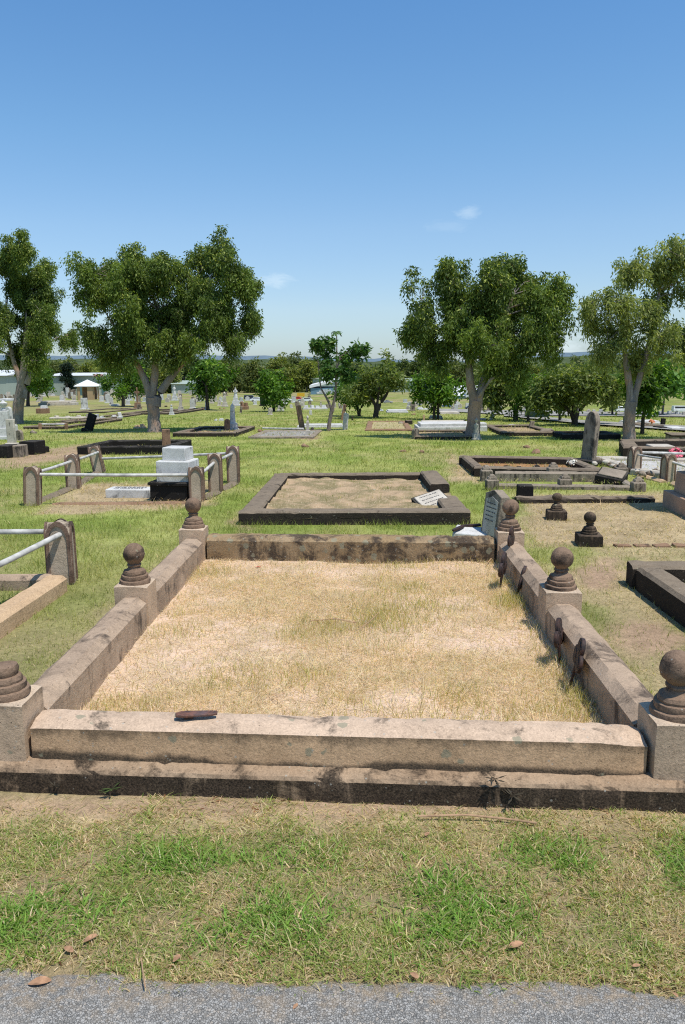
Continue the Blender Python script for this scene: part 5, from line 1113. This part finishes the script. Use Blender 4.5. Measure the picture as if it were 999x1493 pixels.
tree('small_tree', 'spreading small tree under the hanging crown of the right gum', (752, 613), [[(752, 613, 3.6), (752, 600, 3.2), (753, 590, 2.8)], [(752, 596, 2.2), (738, 580, 1.6), (728, 565, 1.2)], [(753, 594, 2.2), (768, 578, 1.6)]], [(728, 558, 20, 22), (752, 560, 22, 24), (772, 568, 16, 18), (720, 575, 16, 12), (710, 568, 10, 16)], SG, OLIVE, 'bark_dark', 1.35, 64, (0.187, 0.072), .45, .4, seed=29)
tree('small_tree', 'straight dark trunked small tree just right of the spreading one', (770, 615), [[(770, 615, 2.0), (770, 600, 1.8), (771, 580, 1.6)]], [(778, 560, 14, 16), (768, 572, 12, 12)], SG, FIG, 'bark_dark', 1.44, 64, (0.187, 0.072), .45, .4, seed=31)
tree('small_tree', 'wide low tree with fanning dark limbs right of centre', (838, 620), [[(838, 620, 4.6), (838, 610, 4.2), (838, 600, 3.8)], [(837, 606, 3), (822, 592, 2.2), (806, 580, 1.6)], [(839, 606, 3), (852, 590, 2.2), (872, 578, 1.4)], [(838, 600, 2.6), (832, 575, 1.8)], [(838, 602, 2.4), (846, 575, 1.6)]], [(800, 565, 20, 22), (825, 550, 28, 22), (855, 552, 28, 20), (880, 568, 20, 18), (838, 572, 30, 14), (790, 580, 10, 12), (868, 545, 18, 14)], SG, OLIVE, 'bark_dark', 1.44, 64, (0.187, 0.072), .45, .4, seed=32)
tree('small_tree', 'thin dark post like trunk tree left of the fanning tree', (816, 615), [[(816, 615, 2.0), (816, 600, 1.8), (815, 580, 1.4)]], [(812, 568, 12, 14), (818, 556, 10, 10)], SG, OLIVE, 'bark_dark', 1.44, 64, (0.187, 0.072), .45, .4, seed=33)
tree('small_tree', 'slim dark trunked tree right of the far right gum trunk', (937, 633), [[(936, 633, 3.0), (938, 610, 2.6), (941, 585, 2.2)]], [(935, 560, 18, 20), (950, 555, 14, 20), (940, 578, 16, 10)], SG, FIG, 'bark_dark', 1.44, 64, (0.187, 0.072), .40, .4, seed=34)
tree('small_tree', 'bright light green sapling at the right edge', (966, 606), [[(966, 606, 1.6), (968, 585, 1.4), (970, 565, 1.2)]], [(970, 545, 14, 13), (985, 552, 12, 9), (958, 552, 10, 8)], SG, ((.08, .18, .03), (.16, .30, .06), (.22, .36, .08)), 'bark_grey', .9, 50, (.34, .16), .5, .2, seed=35)
tree('small_tree', 'small shrubby tree behind the fanning tree at its right', (893, 606), [[(893, 606, 1.6), (893, 590, 1.4), (893, 578, 1.2)]], [(893, 570, 16, 14), (902, 562, 10, 8)], SG, OLIVE, 'bark_dark', 1.44, 64, (0.216, 0.086), .5, .3, seed=36)
tree('conifer', 'small dark conifer standing before the long green shed', (98, 577), [[(98, 577, 1.6), (98, 560, 1.2), (98, 540, .6)]], [(98, 562, 7, 6), (98, 552, 6.5, 6), (98, 542, 5, 6), (98, 534, 3, 5)], None, ((.012, .025, .018), (.03, .055, .03), (.05, .07, .04)), 'bark_dark', 1.2, 70, (.4, .10), .5, .6, seed=37)
# slender palm rising behind the forked tree
Yp = 62.0; b = at_y(490, 596, Yp); b.z = float(gz(Yp)); t = thing('palm_tree', 'slender palm with one small tuft rising behind the forked tree', 'palm tree', tuple(b)); top = at_y(491, 484, Yp) - b; u = unit(b)
MB().tube([(0, 0, -.2), top * .5 + Vector((.05, 0, 0)), top], [2.2 * u, 1.1 * u, .7 * u], 8).build('trunk', M['bark_grey'], t, 60)
for k in range(11):
    a = k * 2 * math.pi / 11; mb = MB(); L = 8.5 * u; rd = random.Random(k); el = rd.uniform(.1, .9); pts = [top + Vector((math.cos(a) * L * f, math.sin(a) * L * f, L * (el * f - .9 * f * f))) for f in (0, .25, .5, .75, 1)]
    for i in range(4):
        for sx in (-1, 1):
            s = Vector((-math.sin(a), math.cos(a), 0)) * sx * L * .30 * (1 - abs(i - 1.5) * .2); mb.add([pts[i], pts[i + 1], pts[i + 1] + s + Vector((0, 0, -L * .08)), pts[i] + s * .9 + Vector((0, 0, -L * .05))], [(0, 1, 2, 3)])
    mb.build('frond', plain('palm_frond', (.06, .12, .03), .6) if k == 0 else bpy.data.materials['palm_frond'], t, 0)
# belt of trees behind the cemetery
BELT = [(-60, 505, 40, 150), (60, 520, 34, 130), (118, 528, 30, 150), (150, 522, 28, 165), (165, 535, 22, 120), (210, 530, 30, 150), (250, 538, 26, 128), (268, 528, 26, 160), (335, 532, 26, 135), (358, 528, 24, 150), (378, 536, 18, 128), (405, 522, 26, 150), (428, 520, 24, 155), (447, 528, 20, 130), (470, 528, 22, 145), (505, 538, 20, 150), (535, 536, 24, 145), (560, 534, 22, 150), (592, 528, 24, 140), (612, 526, 22, 132), (640, 534, 24, 150), (668, 530, 22, 136), (700, 536, 24, 150), (735, 534, 24, 145), (780, 534, 26, 150), (812, 534, 26, 140), (850, 532, 26, 152), (880, 530, 24, 138), (912, 532, 26, 148), (950, 528, 26, 150), (985, 522, 28, 142), (1040, 515, 36, 130), (1100, 512, 40, 150), (-120, 500, 40, 160)]
kinds = [('dark green tree', ((.03, .055, .018), (.09, .13, .035), (.14, .17, .05))), ('olive green tree', ((.06, .085, .022), (.17, .205, .055), (.24, .25, .08))), ('yellow green tree', ((.09, .12, .025), (.25, .285, .06), (.33, .33, .09)))]
spots = ['left of the view edge', 'above the long green shed', 'behind the pavilion roof', 'between shed and big gum', 'just left of the big left gum', 'behind the big left gum', 'behind the dark round tree', 'right of the big left gum', 'left of the small round tree', 'behind the small round tree', 'over the parked cars', 'over the yellow truck', 'left of the blue building', 'over the blue building', 'behind the forked tree', 'right of the slender palm', 'behind the orchard like tree', 'right of the orchard like tree', 'left of the twin trunked tree', 'behind the twin trunked tree', 'left of the kiosk', 'over the kiosk', 'behind the leaning right gum', 'right of the leaning right gum', 'left of the fanning tree', 'behind the fanning tree', 'right of the fanning tree', 'left of the far right gum', 'behind the far right gum', 'over the green building', 'at the right edge behind the sapling', 'outside past the right edge', 'far outside past the right edge', 'far outside past the left edge']
for i, (px, ty, rx, Y) in enumerate(BELT):
    ty -= 7; rx *= 1.15
    rd = random.Random(i * 3 + 1); kd, pal = kinds[(i * 7 + i // 3) % 3]; by = at_y(px, 560, Y); gzv = float(gz(Y)); u = unit(Vector((by.x, Y, gzv))); basey = None
    # pixel row of the ground there
    lo_, hi_ = 500.0, 640.0
    for _ in range(40):
        m_ = (lo_ + hi_) / 2
        if at_y(px, m_, Y).z > gzv: lo_ = m_
        else: hi_ = m_
    gy = lo_; hh = gy - ty
    lob = [(px + rd.uniform(-.5, .5) * rx, ty + hh * .22 + rd.uniform(-2, 3), rx * .55, hh * .20)] + [(px + rd.uniform(-.8, .8) * rx, ty + hh * rd.uniform(.30, .86), rx * .55, hh * .22) for _ in range(7)]
    tree('background_tree', kd + ' in the belt behind the cemetery, ' + spots[i], (px, gy), [[(px, gy, 1.6), (px + rd.uniform(-2, 2), gy - hh * .35, 1.3), (px, ty + hh * .3, .7)]], lob, 'belt of trees behind the cemetery', pal, 'bark_grey', 1.5, 60, (.55, .22), 1.1, .5, seed=100 + i, Y=Y, depth=.6)
# ------------------------------------------------------------------ buildings far behind
def corr(name, c):
    m = new_mat(name); g = G(m); p = g.pos(); w = g.n('ShaderNodeTexWave', {'Vector': p, 'Scale': 1.2, 'Distortion': .0}).outputs[1]; n = g.noise(p, .8, 4, .6)
    g.finish(g.mix(g.math('MULTIPLY', g.ramp(n, .4, .7), .3), g.mix(g.math('MULTIPLY', w, .15), c, tuple(x * .7 for x in c)), tuple(x * .7 for x in c)), .6, None, .3); return m
M['shed'] = corr('pale_green_sheeting', (.34, .40, .34)); M['roofsheet'] = corr('pale_roof_sheeting', (.62, .63, .62)); M['teal'] = corr('teal_sheeting', (.10, .20, .20)); M['blueb'] = corr('blue_sheeting', (.15, .26, .33)); M['green_b'] = corr('green_frame', (.06, .14, .11)); M['dark'] = plain('painted_interior_shade', (.025, .025, .025), .9); M['tan'] = corr('tan_boards', (.42, .30, .16)); M['red'] = plain('red_paint', (.45, .04, .04), .5); M['yellow'] = plain('yellow_paint', (.65, .38, .03), .5); M['carwhite'] = plain('white_car_paint', (.75, .76, .77), .25, .03, .5); M['cardark'] = plain('dark_car_paint', (.03, .04, .07), .25, .05, .5); M['cargrey'] = plain('grey_car_paint', (.25, .26, .27), .3, .05, .5); M['lime'] = plain('lime_paint', (.28, .62, .05), .35, .05, .4); M['carblue'] = plain('blue_car_paint', (.04, .10, .28), .3, .05, .5)
def bld(name, label, x0, x1, ytop, Y, dep, wall, roof, rise=.8, cat='building', over=.3, slope=0):
    gzv = float(gz(Y)); a = at_y(x0, ytop, Y); b = at_y(x1, ytop, Y); W = b.x - a.x; H = a.z - gzv; t = thing(name, label, cat, ((a.x + b.x) / 2, Y + dep / 2, gzv))
    MB().box((0, 0, -.3), (W, dep, H + .3)).build('wall', wall, t, 0)
    h1, h2 = H + .02 + max(0, slope), H + .02 + max(0, -slope)
    if slope: MB().add([(-W / 2 - over, -dep / 2 - over, H + .01), (W / 2 + over, -dep / 2 - over, H + .01 + slope), (W / 2 + over, dep / 2 + over, H + .01 + slope), (-W / 2 - over, dep / 2 + over, H + .01), (-W / 2 - over, -dep / 2 - over, H + .35), (W / 2 + over, -dep / 2 - over, H + .35 + slope), (W / 2 + over, dep / 2 + over, H + .35 + slope), (-W / 2 - over, dep / 2 + over, H + .35)], [(3, 2, 1, 0), (0, 1, 5, 4), (1, 2, 6, 5), (2, 3, 7, 6), (3, 0, 4, 7), (4, 5, 6, 7)]).build('roof', roof, t, 0)
    else: MB().add([(-W / 2 - over, -dep / 2 - over, H + .01), (W / 2 + over, -dep / 2 - over, H + .01), (W / 2 + over, dep / 2 + over, H + .01), (-W / 2 - over, dep / 2 + over, H + .01), (-W / 2 - over, 0, H + rise), (W / 2 + over, 0, H + rise)], [(3, 2, 1, 0), (0, 1, 5, 4), (2, 3, 4, 5), (1, 2, 5), (3, 0, 4)]).build('roof', roof, t, 0)
    return t, W, H, dep
def panel(t, name, x, z, w, h, dep, mat, proud=.05): return MB().box((x, -dep / 2 - proud / 2 - .003, z), (w, proud, h)).build(name, mat, t, 0)
t, W, H, D_ = bld('shed', 'long pale green metal shed behind the pavilion', 66, 166, 548, 108, 14, M['shed'], M['roofsheet'], .35); u = unit(at_y(110, 560, 108))
for x in (-.43, .02, .36): panel(t, 'roller_door', x * W, 0, 8 * u, H * .72, D_, M['teal'], .1)
panel(t, 'signboard', .28 * W, H * .92, 17 * u, 5 * u, D_, M['chalk'], .12)
for k in range(2):
    mb = MB(); rd = random.Random(k); x = .28 * W - 7 * u
    while x < .28 * W + 6.5 * u: w = rd.uniform(.5, 1.2) * u; mb.box((x + w / 2, -D_ / 2 - .14, H * .92 + (2.6 - 1.7 * k) * u), (w, .03, 1.1 * u)); x += w + .4 * u
    mb.build('lettering', M['red'], t, 0)
panel(t, 'notice_board', .43 * W, H * .55, 10 * u, 8 * u, D_, M['chalk'], .10)
bld('house', 'grey green building at the left edge behind the gum', -40, 8, 548, 100, 12, M['shed'], M['roofsheet'], .7)
# pavilion
b = at(125, 583); t = thing('pavilion', 'small open pavilion with white pyramid roof and timber walls', 'pavilion', tuple(b)); u = unit(b)
for sx in (-1, 1):
    for sy in (-1, 1): MB().box((sx * 11.5 * u, sy * 11 * u + .9, -.1), (1.6 * u, 1.6 * u, 20 * u)).build('post', M['tan'], t, 0)
MB().box((0, 11 * u + .9 - 2 * u, 0), (20 * u, .1, 18 * u)).build('back_wall', M['brown'], t, 0)
for sx, w in ((-1, 3.2), (1, 8)): MB().box((sx * (11 - w / 2) * u * 1.0, -11 * u + .9 - .12, 0), (w * u, .1, 18.5 * u if sx < 0 else 18.4 * u)).build('side_panel', M['tan'], t, 0)
e = 15.5 * u; MB().add([(-e, -e + .9, 20 * u), (e, -e + .9, 20 * u), (e, e + .9, 20 * u), (-e, e + .9, 20 * u), (0, .9, 29 * u), (-e, -e + .9, 19 * u), (e, -e + .9, 19 * u), (e, e + .9, 19 * u), (-e, e + .9, 19 * u)], [(0, 1, 4), (1, 2, 4), (2, 3, 4), (3, 0, 4), (5, 8, 7, 6), (0, 5, 6, 1), (1, 6, 7, 2), (2, 7, 8, 3), (3, 8, 5, 0)]).build('roof', M['chalk'], t, 0)
t, W, H, D_ = bld('shop', 'blue metal building with a rising white roof edge', 453, 492, 566, 104, 10, M['blueb'], M['chalk'], slope=.9, over=.15); u = unit(at_y(470, 560, 104))
for k, (z, h, w, x) in enumerate(((.62, 1.6, 13, .06), (.36, 2.2, 22, .1), (.12, 2.6, 26, .06))):
    mb = MB(); rd = random.Random(k + 4); q = (x * W) - w / 2 * u
    while q < x * W + w / 2 * u: ww = rd.uniform(.7, 1.6) * u; mb.box((q + ww / 2, -D_ / 2 - .03, z * H), (ww, .04, h * u)); q += ww + .5 * u
    mb.build('lettering', M['chalk'], t, 0)
bld('building', 'white flat building seen above the blue metal one', 456, 520, 552, 128, 10, M['shed'], M['shed'], .3); bld('building', 'long white building glimpsed between the orchard tree and twin trunks', 575, 650, 556, 122, 10, M['shed'], M['shed'], .4)
bld('building', 'pale building glimpsed left of the far right gum trunk', 890, 912, 562, 118, 8, M['roofsheet'], M['chalk'], .5); bld('building', 'white building far left beyond the small dark tree', 250, 300, 560, 125, 8, M['shed'], M['shed'], .5)
t, W, H, D_ = bld('kiosk', 'little grey green kiosk with awning left of the leaning gum trunk', 664, 700, 577, 72, 3, M['shed'], M['roofsheet'], .9, over=.15); u = unit(at_y(680, 580, 72)); panel(t, 'shutter', .10 * W, H * .42, 14 * u, 12 * u, D_, M['tan'] if False else M['roofsheet'], .2); panel(t, 'counter_shade_panel', .12 * W, 0, 15 * u, H * .36, D_, M['dark'], .08); panel(t, 'door', -.38 * W, 0, 5 * u, H * .9, D_, M['teal'], .08)  # near-black panel on the wall paints the shade under the counter shutter
t, W, H, D_ = bld('building', 'dark green open fronted building at the right edge', 955, 1075, 567, 100, 12, M['green_b'], M['green_b'], .4); u = unit(at_y(980, 580, 100))
for k in range(5): panel(t, 'bay_shade_panel', (-.40 + k * .2) * W, 0, W * .17, H * .74, D_, M['dark'], .06)  # bays are not cut out: black panels paint the shade inside them
# ------------------------------------------------------------------ vehicles in the far car park
def car(label, px, py, wpx, body, kind='sedan', face=1, cat='car', group='vehicles in the far car park'):
    p = at(px, py); u = unit(p); s = wpx * u / 4.4; t = thing('parked_' + ('van' if kind == 'van' else 'truck' if kind == 'ute' else 'car'), label, cat, (p.x, p.y, p.z), 0 if face > 0 else math.pi, group); t.scale = (s, s, s)
    if kind == 'sedan': out = [(-2.2, .35), (2.2, .35), (2.2, .70), (1.9, .82), (.95, .90), (-1.5, .92), (-2.15, .88)]; cab = [(-1.75, .90), (.95, .88), (.25, 1.40), (-1.05, 1.42)]
    elif kind == 'van': out = [(-2.2, .35), (2.2, .35), (2.2, .95), (1.75, 1.10), (-2.2, 1.10)]; cab = [(-2.15, 1.09), (1.75, 1.09), (1.25, 1.85), (-2.1, 1.9)]
    else: out = [(-2.2, .40), (2.2, .40), (2.2, .85), (1.9, .95), (-2.2, 1.0)]; cab = [(-.35, .98), (1.25, .95), (.75, 1.55), (-.3, 1.6)]
    MB().prism(out, -.85, .85).build('body', body, t, 40, .06); c = MB().prism(cab, -.74, .74).build('cabin', body, t, 40, .05)
    cx = sum(q[0] for q in cab) / 4; cz = sum(q[1] for q in cab) / 4
    for sy in (-1, 1): MB().prism([(cx + (x - cx) * .82, cz + .02 + (z - cz) * .62) for x, z in cab], sy * .742, sy * .755).build('window', M['glass'], t, 0)
    for wx in (-1.35, 1.35):
        for sy in (-1, 1):
            w = MB().lathe([(.30, -.10), (.33, -.06), (.33, .06), (.30, .10)], (0, 0, 0), 16).xf(Matrix.Translation((wx, sy * .78, .33)) @ Matrix.Rotation(math.pi / 2, 4, 'X')).build('wheel', M['tyre'], t, 40)
            MB().lathe([(.19, -.112), (.17, -.10), (.17, .10), (.19, .112)], (0, 0, 0), 12).xf(Matrix.Translation((wx, sy * .78, .33)) @ Matrix.Rotation(math.pi / 2, 4, 'X')).build('rim', M['pipe'], w, 40)
    for sy in (-1, 1): MB().box((2.19, sy * .6, .62), (.06, .3, .14)).build('headlight', M['chalk'], t, 0); MB().box((-2.19, sy * .62, .68), (.06, .25, .14)).build('tail_light', M['red'], t, 0)
    return t
car('white sedan parked right of the angel statue', 376, 586, 22, M['carwhite']); car('dark van parked behind the white sedan left of the small round tree', 364, 583, 16, M['cardark'], 'van', 1, 'van'); car('red car left of the blue building', 433, 583, 15, M['red'], 'sedan', -1); car('white sedan just below the red car', 436, 588, 16, M['carwhite'], 'sedan', -1)
car('white van touching the left of the blue building', 449, 586, 14, M['carwhite'], 'van', 1, 'van'); car('pinkish white car glimpsed right of the small round tree', 418, 585, 16, M['carwhite']); car('grey car facing out behind the orchard like tree', 566, 588, 14, M['cargrey']); car('white hatchback under the orchard like tree', 553, 600, 12, M['carwhite'], 'sedan', -1)
car('dark blue car left of the kiosk', 652, 594, 16, M['carblue']); car('dark car in front of the kiosk counter', 686, 597, 16, M['cardark']); car('white car behind the fanning tree on the right', 820, 600, 16, M['carwhite']); car('white van with dark window right of the fanning tree', 907, 601, 20, M['carwhite'], 'van', -1, 'van'); car('lime green car right of the dark trunk', 951, 604, 20, M['lime']); car('white work van at the right edge', 992, 602, 24, M['carwhite'], 'van', 1, 'van'); car('small red car beside the lime green one', 964, 606, 8, M['red']); car('white car between far right trunk and dark trunk', 930, 604, 16, M['carwhite'])
car('dark car parked left of the twin trunked tree', 607, 592, 16, M['cargrey']); car('red car at the far left before the shed', 66, 571, 14, M['red'])
b = at(439, 582); t = thing('signboard', 'yellow board standing above the red car', 'signboard', tuple(b)); u = unit(b)
for sx in (-1, 1): MB().box((sx * 4 * u, 0, -.1), (.6 * u, .1, 7 * u)).build('post', M['grey'], t, 0)
MB().box((0, -.1, 4 * u), (11 * u, .1, 5 * u)).build('board', M['yellow'], t, 0)
# ------------------------------------------------------------------ light and sky
EL, AZ = math.atan2(.93, math.hypot(.29, .27)), math.atan2(.29, -.27)          # to the sun: right, a little behind the camera
sd = Vector((math.sin(AZ) * math.cos(EL), math.cos(AZ) * math.cos(EL), math.sin(EL)))
L = bpy.data.lights.new('sun', 'SUN'); L.energy = 4.9; L.angle = R(.53); L.color = (1, .955, .88); so = bpy.data.objects.new('sun', L); COL.objects.link(so); so.rotation_euler = sd.to_track_quat('Z', 'Y').to_euler()
w = bpy.data.worlds.new('World'); SC.world = w; w.use_nodes = True; nt = w.node_tree; nt.nodes.clear()
class GW(G):
    def __init__(s): s.t = nt
g = GW()
sky = nt.nodes.new('ShaderNodeTexSky'); sky.sky_type = 'NISHITA'; sky.sun_disc = False; sky.sun_elevation = EL; sky.sun_rotation = AZ; sky.altitude = 30; sky.air_density = 1.0; sky.dust_density = .35; sky.ozone_density = 1.6
tc = g.n('ShaderNodeTexCoord').outputs['Generated']
sx = g.n('ShaderNodeSeparateXYZ', {'Vector': tc}).outputs
hs = nt.nodes.new('ShaderNodeHueSaturation'); nt.links.new(sky.outputs[0], hs.inputs['Color']); hs.inputs['Saturation'].default_value = 1.0; hs.inputs['Value'].default_value = 1.0
# thin wisps near the horizon
nz = g.noise(g.n('ShaderNodeMapping', {'Vector': tc, 'Scale': (40, 40, 120)}).outputs[0], 1.0, 6, .65, dist=.5)
cl = None
for (px, py, wx, wz, k) in ((682, 310, .016, .008, .45), (402, 409, .024, .009, .55), (822, 512, .040, .022, .8), (735, 500, .03, .012, .3), (655, 330, .03, .008, .15), (300, 505, .05, .012, .3)):
    d = ray(px, py).normalized(); q = g.n('ShaderNodeVectorMath', {0: g.n('ShaderNodeVectorMath', {0: tc, 1: tuple(d)}, operation='SUBTRACT').outputs[0], 1: (1 / wx, 1 / wx, 1 / wz)}, operation='MULTIPLY').outputs[0]
    e = g.math('MULTIPLY', g.ramp(g.math('ADD', g.n('ShaderNodeVectorMath', {0: q}, operation='LENGTH').outputs[1], g.math('MULTIPLY', g.math('SUBTRACT', nz, .5), 2.2)), 1.15, .1), k); cl = e if cl is None else g.math('MAXIMUM', cl, e)
band = 1.0
rp = nt.nodes.new('ShaderNodeValToRGB'); nt.links.new(sx[2], rp.inputs[0]); el = rp.color_ramp.elements
for q, c_ in ((0.0, (.50, .62, .87)), (.03, (.60, .70, .88)), (.07, (.72, .79, .91)), (.162, (.77, .885, .98)), (.26, (.69, .93, 1.05)), (.386, (.60, .92, 1.12)), (1.0, (.58, .92, 1.14))):
    e_ = el[0] if q == 0.0 else el[-1] if q == 1.0 else el.new(q); e_.position = q; e_.color = (*c_, 1)
tint = g.mix(1.0, hs.outputs[0], rp.outputs[0], 'MULTIPLY')
cc = g.mix(g.math('MULTIPLY', g.math('MULTIPLY', cl, band), .55), tint, (6.0, 6.9, 7.4))
bg = g.n('ShaderNodeBackground', {'Color': cc, 'Strength': .15}); out = g.n('ShaderNodeOutputWorld'); nt.links.new(bg.outputs[0], out.inputs[0])
lawn()
SC.view_settings.view_transform = 'Standard'; SC.view_settings.look = 'None'; SC.view_settings.exposure = 0; SC.view_settings.gamma = 1
SC.render.engine = 'CYCLES'; SC.cycles.max_bounces = 5; SC.cycles.use_denoising = False; SC.cycles.use_adaptive_sampling = False; SC.cycles.pixel_filter_type = 'BLACKMAN_HARRIS'; SC.cycles.filter_width = 1.15; SC.cycles.sample_clamp_indirect = 4
